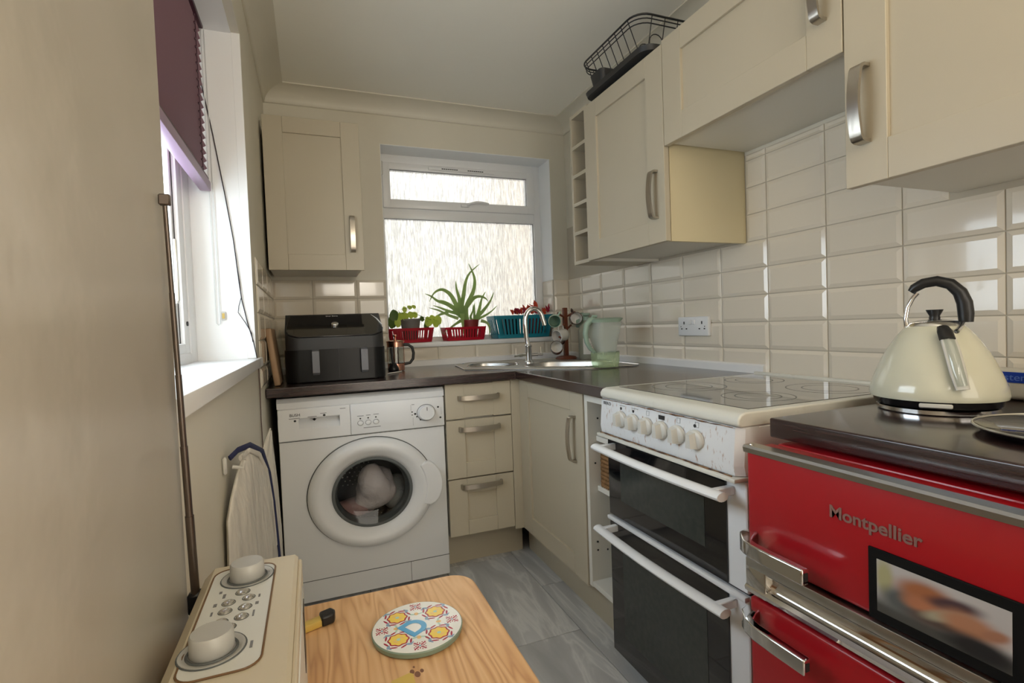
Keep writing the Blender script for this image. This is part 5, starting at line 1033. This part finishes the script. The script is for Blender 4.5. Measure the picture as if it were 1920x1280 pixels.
r_ = thing('radio', 'cream portable radio with two silver knobs lying along the table edge', 'radio', (-.09, .64, .65))
RX0, RX1, RY0, RY1, RZ = -.143, -.031, .46, .767, .820
g = G(); g.prism([(RX0, .6505), (RX1, .6505), (RX1, RZ - .004), (RX1 - .004, RZ), (RX0 + .012, RZ), (RX0, RZ - .012)], 'y', RY0, RY1 - .006); g.prism([(RX0 + .002, .652), (RX1 - .012, .652), (RX1 - .012, RZ - .002), (RX0 + .012, RZ - .002), (RX0 + .002, RZ - .012)], 'y', RY1 - .006, RY1); o = obj('body', g, 'radiobody', r_, True, 40)
g = G(); g.box(RX1 - .001, RX1 + .0045, RY0, RY1 - .004, .654, RZ - .008, .0015, 1); fr = obj('front_surround', g, 'radiobody', r_, False)
g = G(); g.box(RX1 + .003, RX1 + .0058, RY0 + .01, RY1 - .05, .668, RZ - .025, .001, 1); obj('front_grille', g, 'radiopanel', fr)
g = G(); g.box(RX1 + .004, RX1 + .0065, RY1 - .10, RY1 - .065, .71, RZ - .035); obj('display', g, 'black', fr, False)
PX0, PX1, PY0, PY1 = -.1265, -.0585, .518, .7455
g = G().prism(rrect(PX0, PX1, PY0, PY1, .016, 6), 'z', RZ - .0005, RZ + .0012); pn = obj('top_panel', g, 'radiopanel', r_, False)
g = G(); q = [(x, y, RZ + .001) for x, y in rrect(PX0 - .001, PX1 + .001, PY0 - .001, PY1 + .001, .017, 6)]; q += [q[0], q[1]]; g.tube(q, .0011, 5); obj('panel_groove', g, 'tabledge', pn)
for kx, ky in ((-.088, .714), (-.1025, .560)):
    g = G().lathe([(.0295, RZ + .0012), (.0285, RZ + .0026), (.0255, RZ + .0022), (.0245, RZ + .0013), (.001, RZ + .0013)], (kx, ky, 0), 36, capt=False); dsk = obj('knob_recess', g, 'radiosilver', pn, True, 60)
    g = G(); g.tube([(kx + .0292 * math.cos(q_), ky + .0292 * math.sin(q_), RZ + .0016) for q_ in [2 * PI * i_ / 40 for i_ in range(41)]], .0010, 5); g.tube([(kx + .0215 * math.cos(q_), ky + .0215 * math.sin(q_), RZ + .0016) for q_ in [2 * PI * i_ / 40 for i_ in range(41)]], .0014, 5); obj('knob_ring', g, 'rubber', pn)
    g = G().lathe([(.0185, RZ + .001), (.0195, RZ + .003), (.0190, RZ + .019), (.0175, RZ + .021)], (kx, ky, 0), 40); obj('knob', g, 'radiosilver', r_, True, 40)
bt = None
for bx, by, rr_ in ((-.089, .674, .0062), (-.081, .657, .0052), (-.101, .653, .0054), (-.0825, .6355, .0054), (-.102, .634, .0054), (-.0838, .615, .0054), (-.1030, .612, .0054), (-.094, .598, .0058)):
    g = G().lathe([(rr_ + .0014, RZ + .0012), (rr_ + .0008, RZ + .0018), (rr_, RZ + .0014), (rr_ * .95, RZ + .0032), (rr_ * .6, RZ + .0040)], (bx, by, 0), 20); obj('button', g, 'chromesatin', pn, True, 50); G_ = G(); G_.tube([(bx + (rr_ + .0014) * math.cos(q_), by + (rr_ + .0014) * math.sin(q_), RZ + .0013) for q_ in [2 * PI * i_ / 20 for i_ in range(21)]], .0006, 5); obj('button_shade_ring', G_, 'rubber', pn)  # dark ring paints in the small shadow round each button
g = G()
for x, y, w_, h_ in ((-.113, .683, .003, .005), (-.108, .672, .003, .010), (-.1145, .653, .0035, .007), (-.115, .634, .002, .008), (-.116, .613, .002, .007), (-.070, .657, .002, .007), (-.071, .640, .0035, .006), (-.0725, .618, .002, .013), (-.0635, .720, .0025, .006), (-.0685, .556, .0025, .012), (-.113, .598, .002, .006)): g.box(x - w_ / 2, x + w_ / 2, y - h_ / 2, y + h_ / 2, RZ + .0012, RZ + .0015)
obj('small_print', g, 'greyprint', pn, False)
# telescopic aerial from the rear corner, leaning along the pier edge
A, B_ = Vector((-.1505, .742, .795)), Vector((-.1515, .704, 1.283)); g = G(); segs = [(0, .22, .0050), (.22, .40, .0042), (.40, .58, .0036), (.58, .78, .0031), (.78, .985, .0026)]
ae = thing('ae', 'x', 'x', (0, 0, 0)); bpy.data.objects.remove(ae)
ant = None
for a_, b__, rr_ in segs:
    g = G().tube([A.lerp(B_, a_), A.lerp(B_, b__)], rr_, 12)
    if ant is None: ant = obj('aerial', g, 'bronze', r_)
    else: obj('aerial_section', g, 'bronze', ant)
g = G().box(-.006, .006, -.004, .004, -.007, .006, .0015, 1, T=Matrix.Translation(B_)); obj('aerial_tip', g, 'bronze', ant)
g = G().box(-.159, -.142, .735, .752, .775, .803, .003, 1); obj('aerial_pivot', g, 'black', r_)
# lighter / cutter with black end, partly hidden by the radio; yellow scrap at the front
l = thing('craft_knife', 'yellow handled knife with black end poking out beside the radio', 'knife', (-.01, .88, .65))
g = G().box(-.075, -.004, -.009, .009, 0, .012, .003, 2, T=Matrix.Translation((.0, .884, .6505)) @ Matrix.Rotation(.35, 4, 'Z')); obj('handle', g, 'yellow', l)
g = G(); T = Matrix.Translation((.0, .884, .6505)) @ Matrix.Rotation(.35, 4, 'Z'); g.prism([(-.010, -.011), (.010, -.012), (.017, .0), (.014, .013), (-.006, .012)], 'z', 0, .016, T=T); o = obj('end_cap', g, 'black', l, True, 40); bm_ = o.modifiers.new('b', 'BEVEL'); bm_.width = .003; bm_.segments = 2
g = G().prism([(.076, .60), (.106, .60), (.108, .697), (.104, .701), (.078, .694)], 'z', .6505, .6525); tag(obj('sticky_note', g, 'yellow', None, False), 'yellow paper slip at the front of the pine table', 'note')

STUFF = {'knob_ring', 'panel_gap', 'small_print', 'printed_dots', 'indicator_dots', 'drum_holes', 'burnt_crust', 'vent_slots', 'cord_holes', 'shelf_pin_holes', 'pin_holes', 'panel_rings', 'zone_rings', 'label_print', 'weave', 'stakes', 'side_wires', 'wire_rims', 'knot', 'stems', 'slats'}
for o in COL.objects:
    if o.name.split('.')[0] in STUFF: o['kind'] = 'stuff'
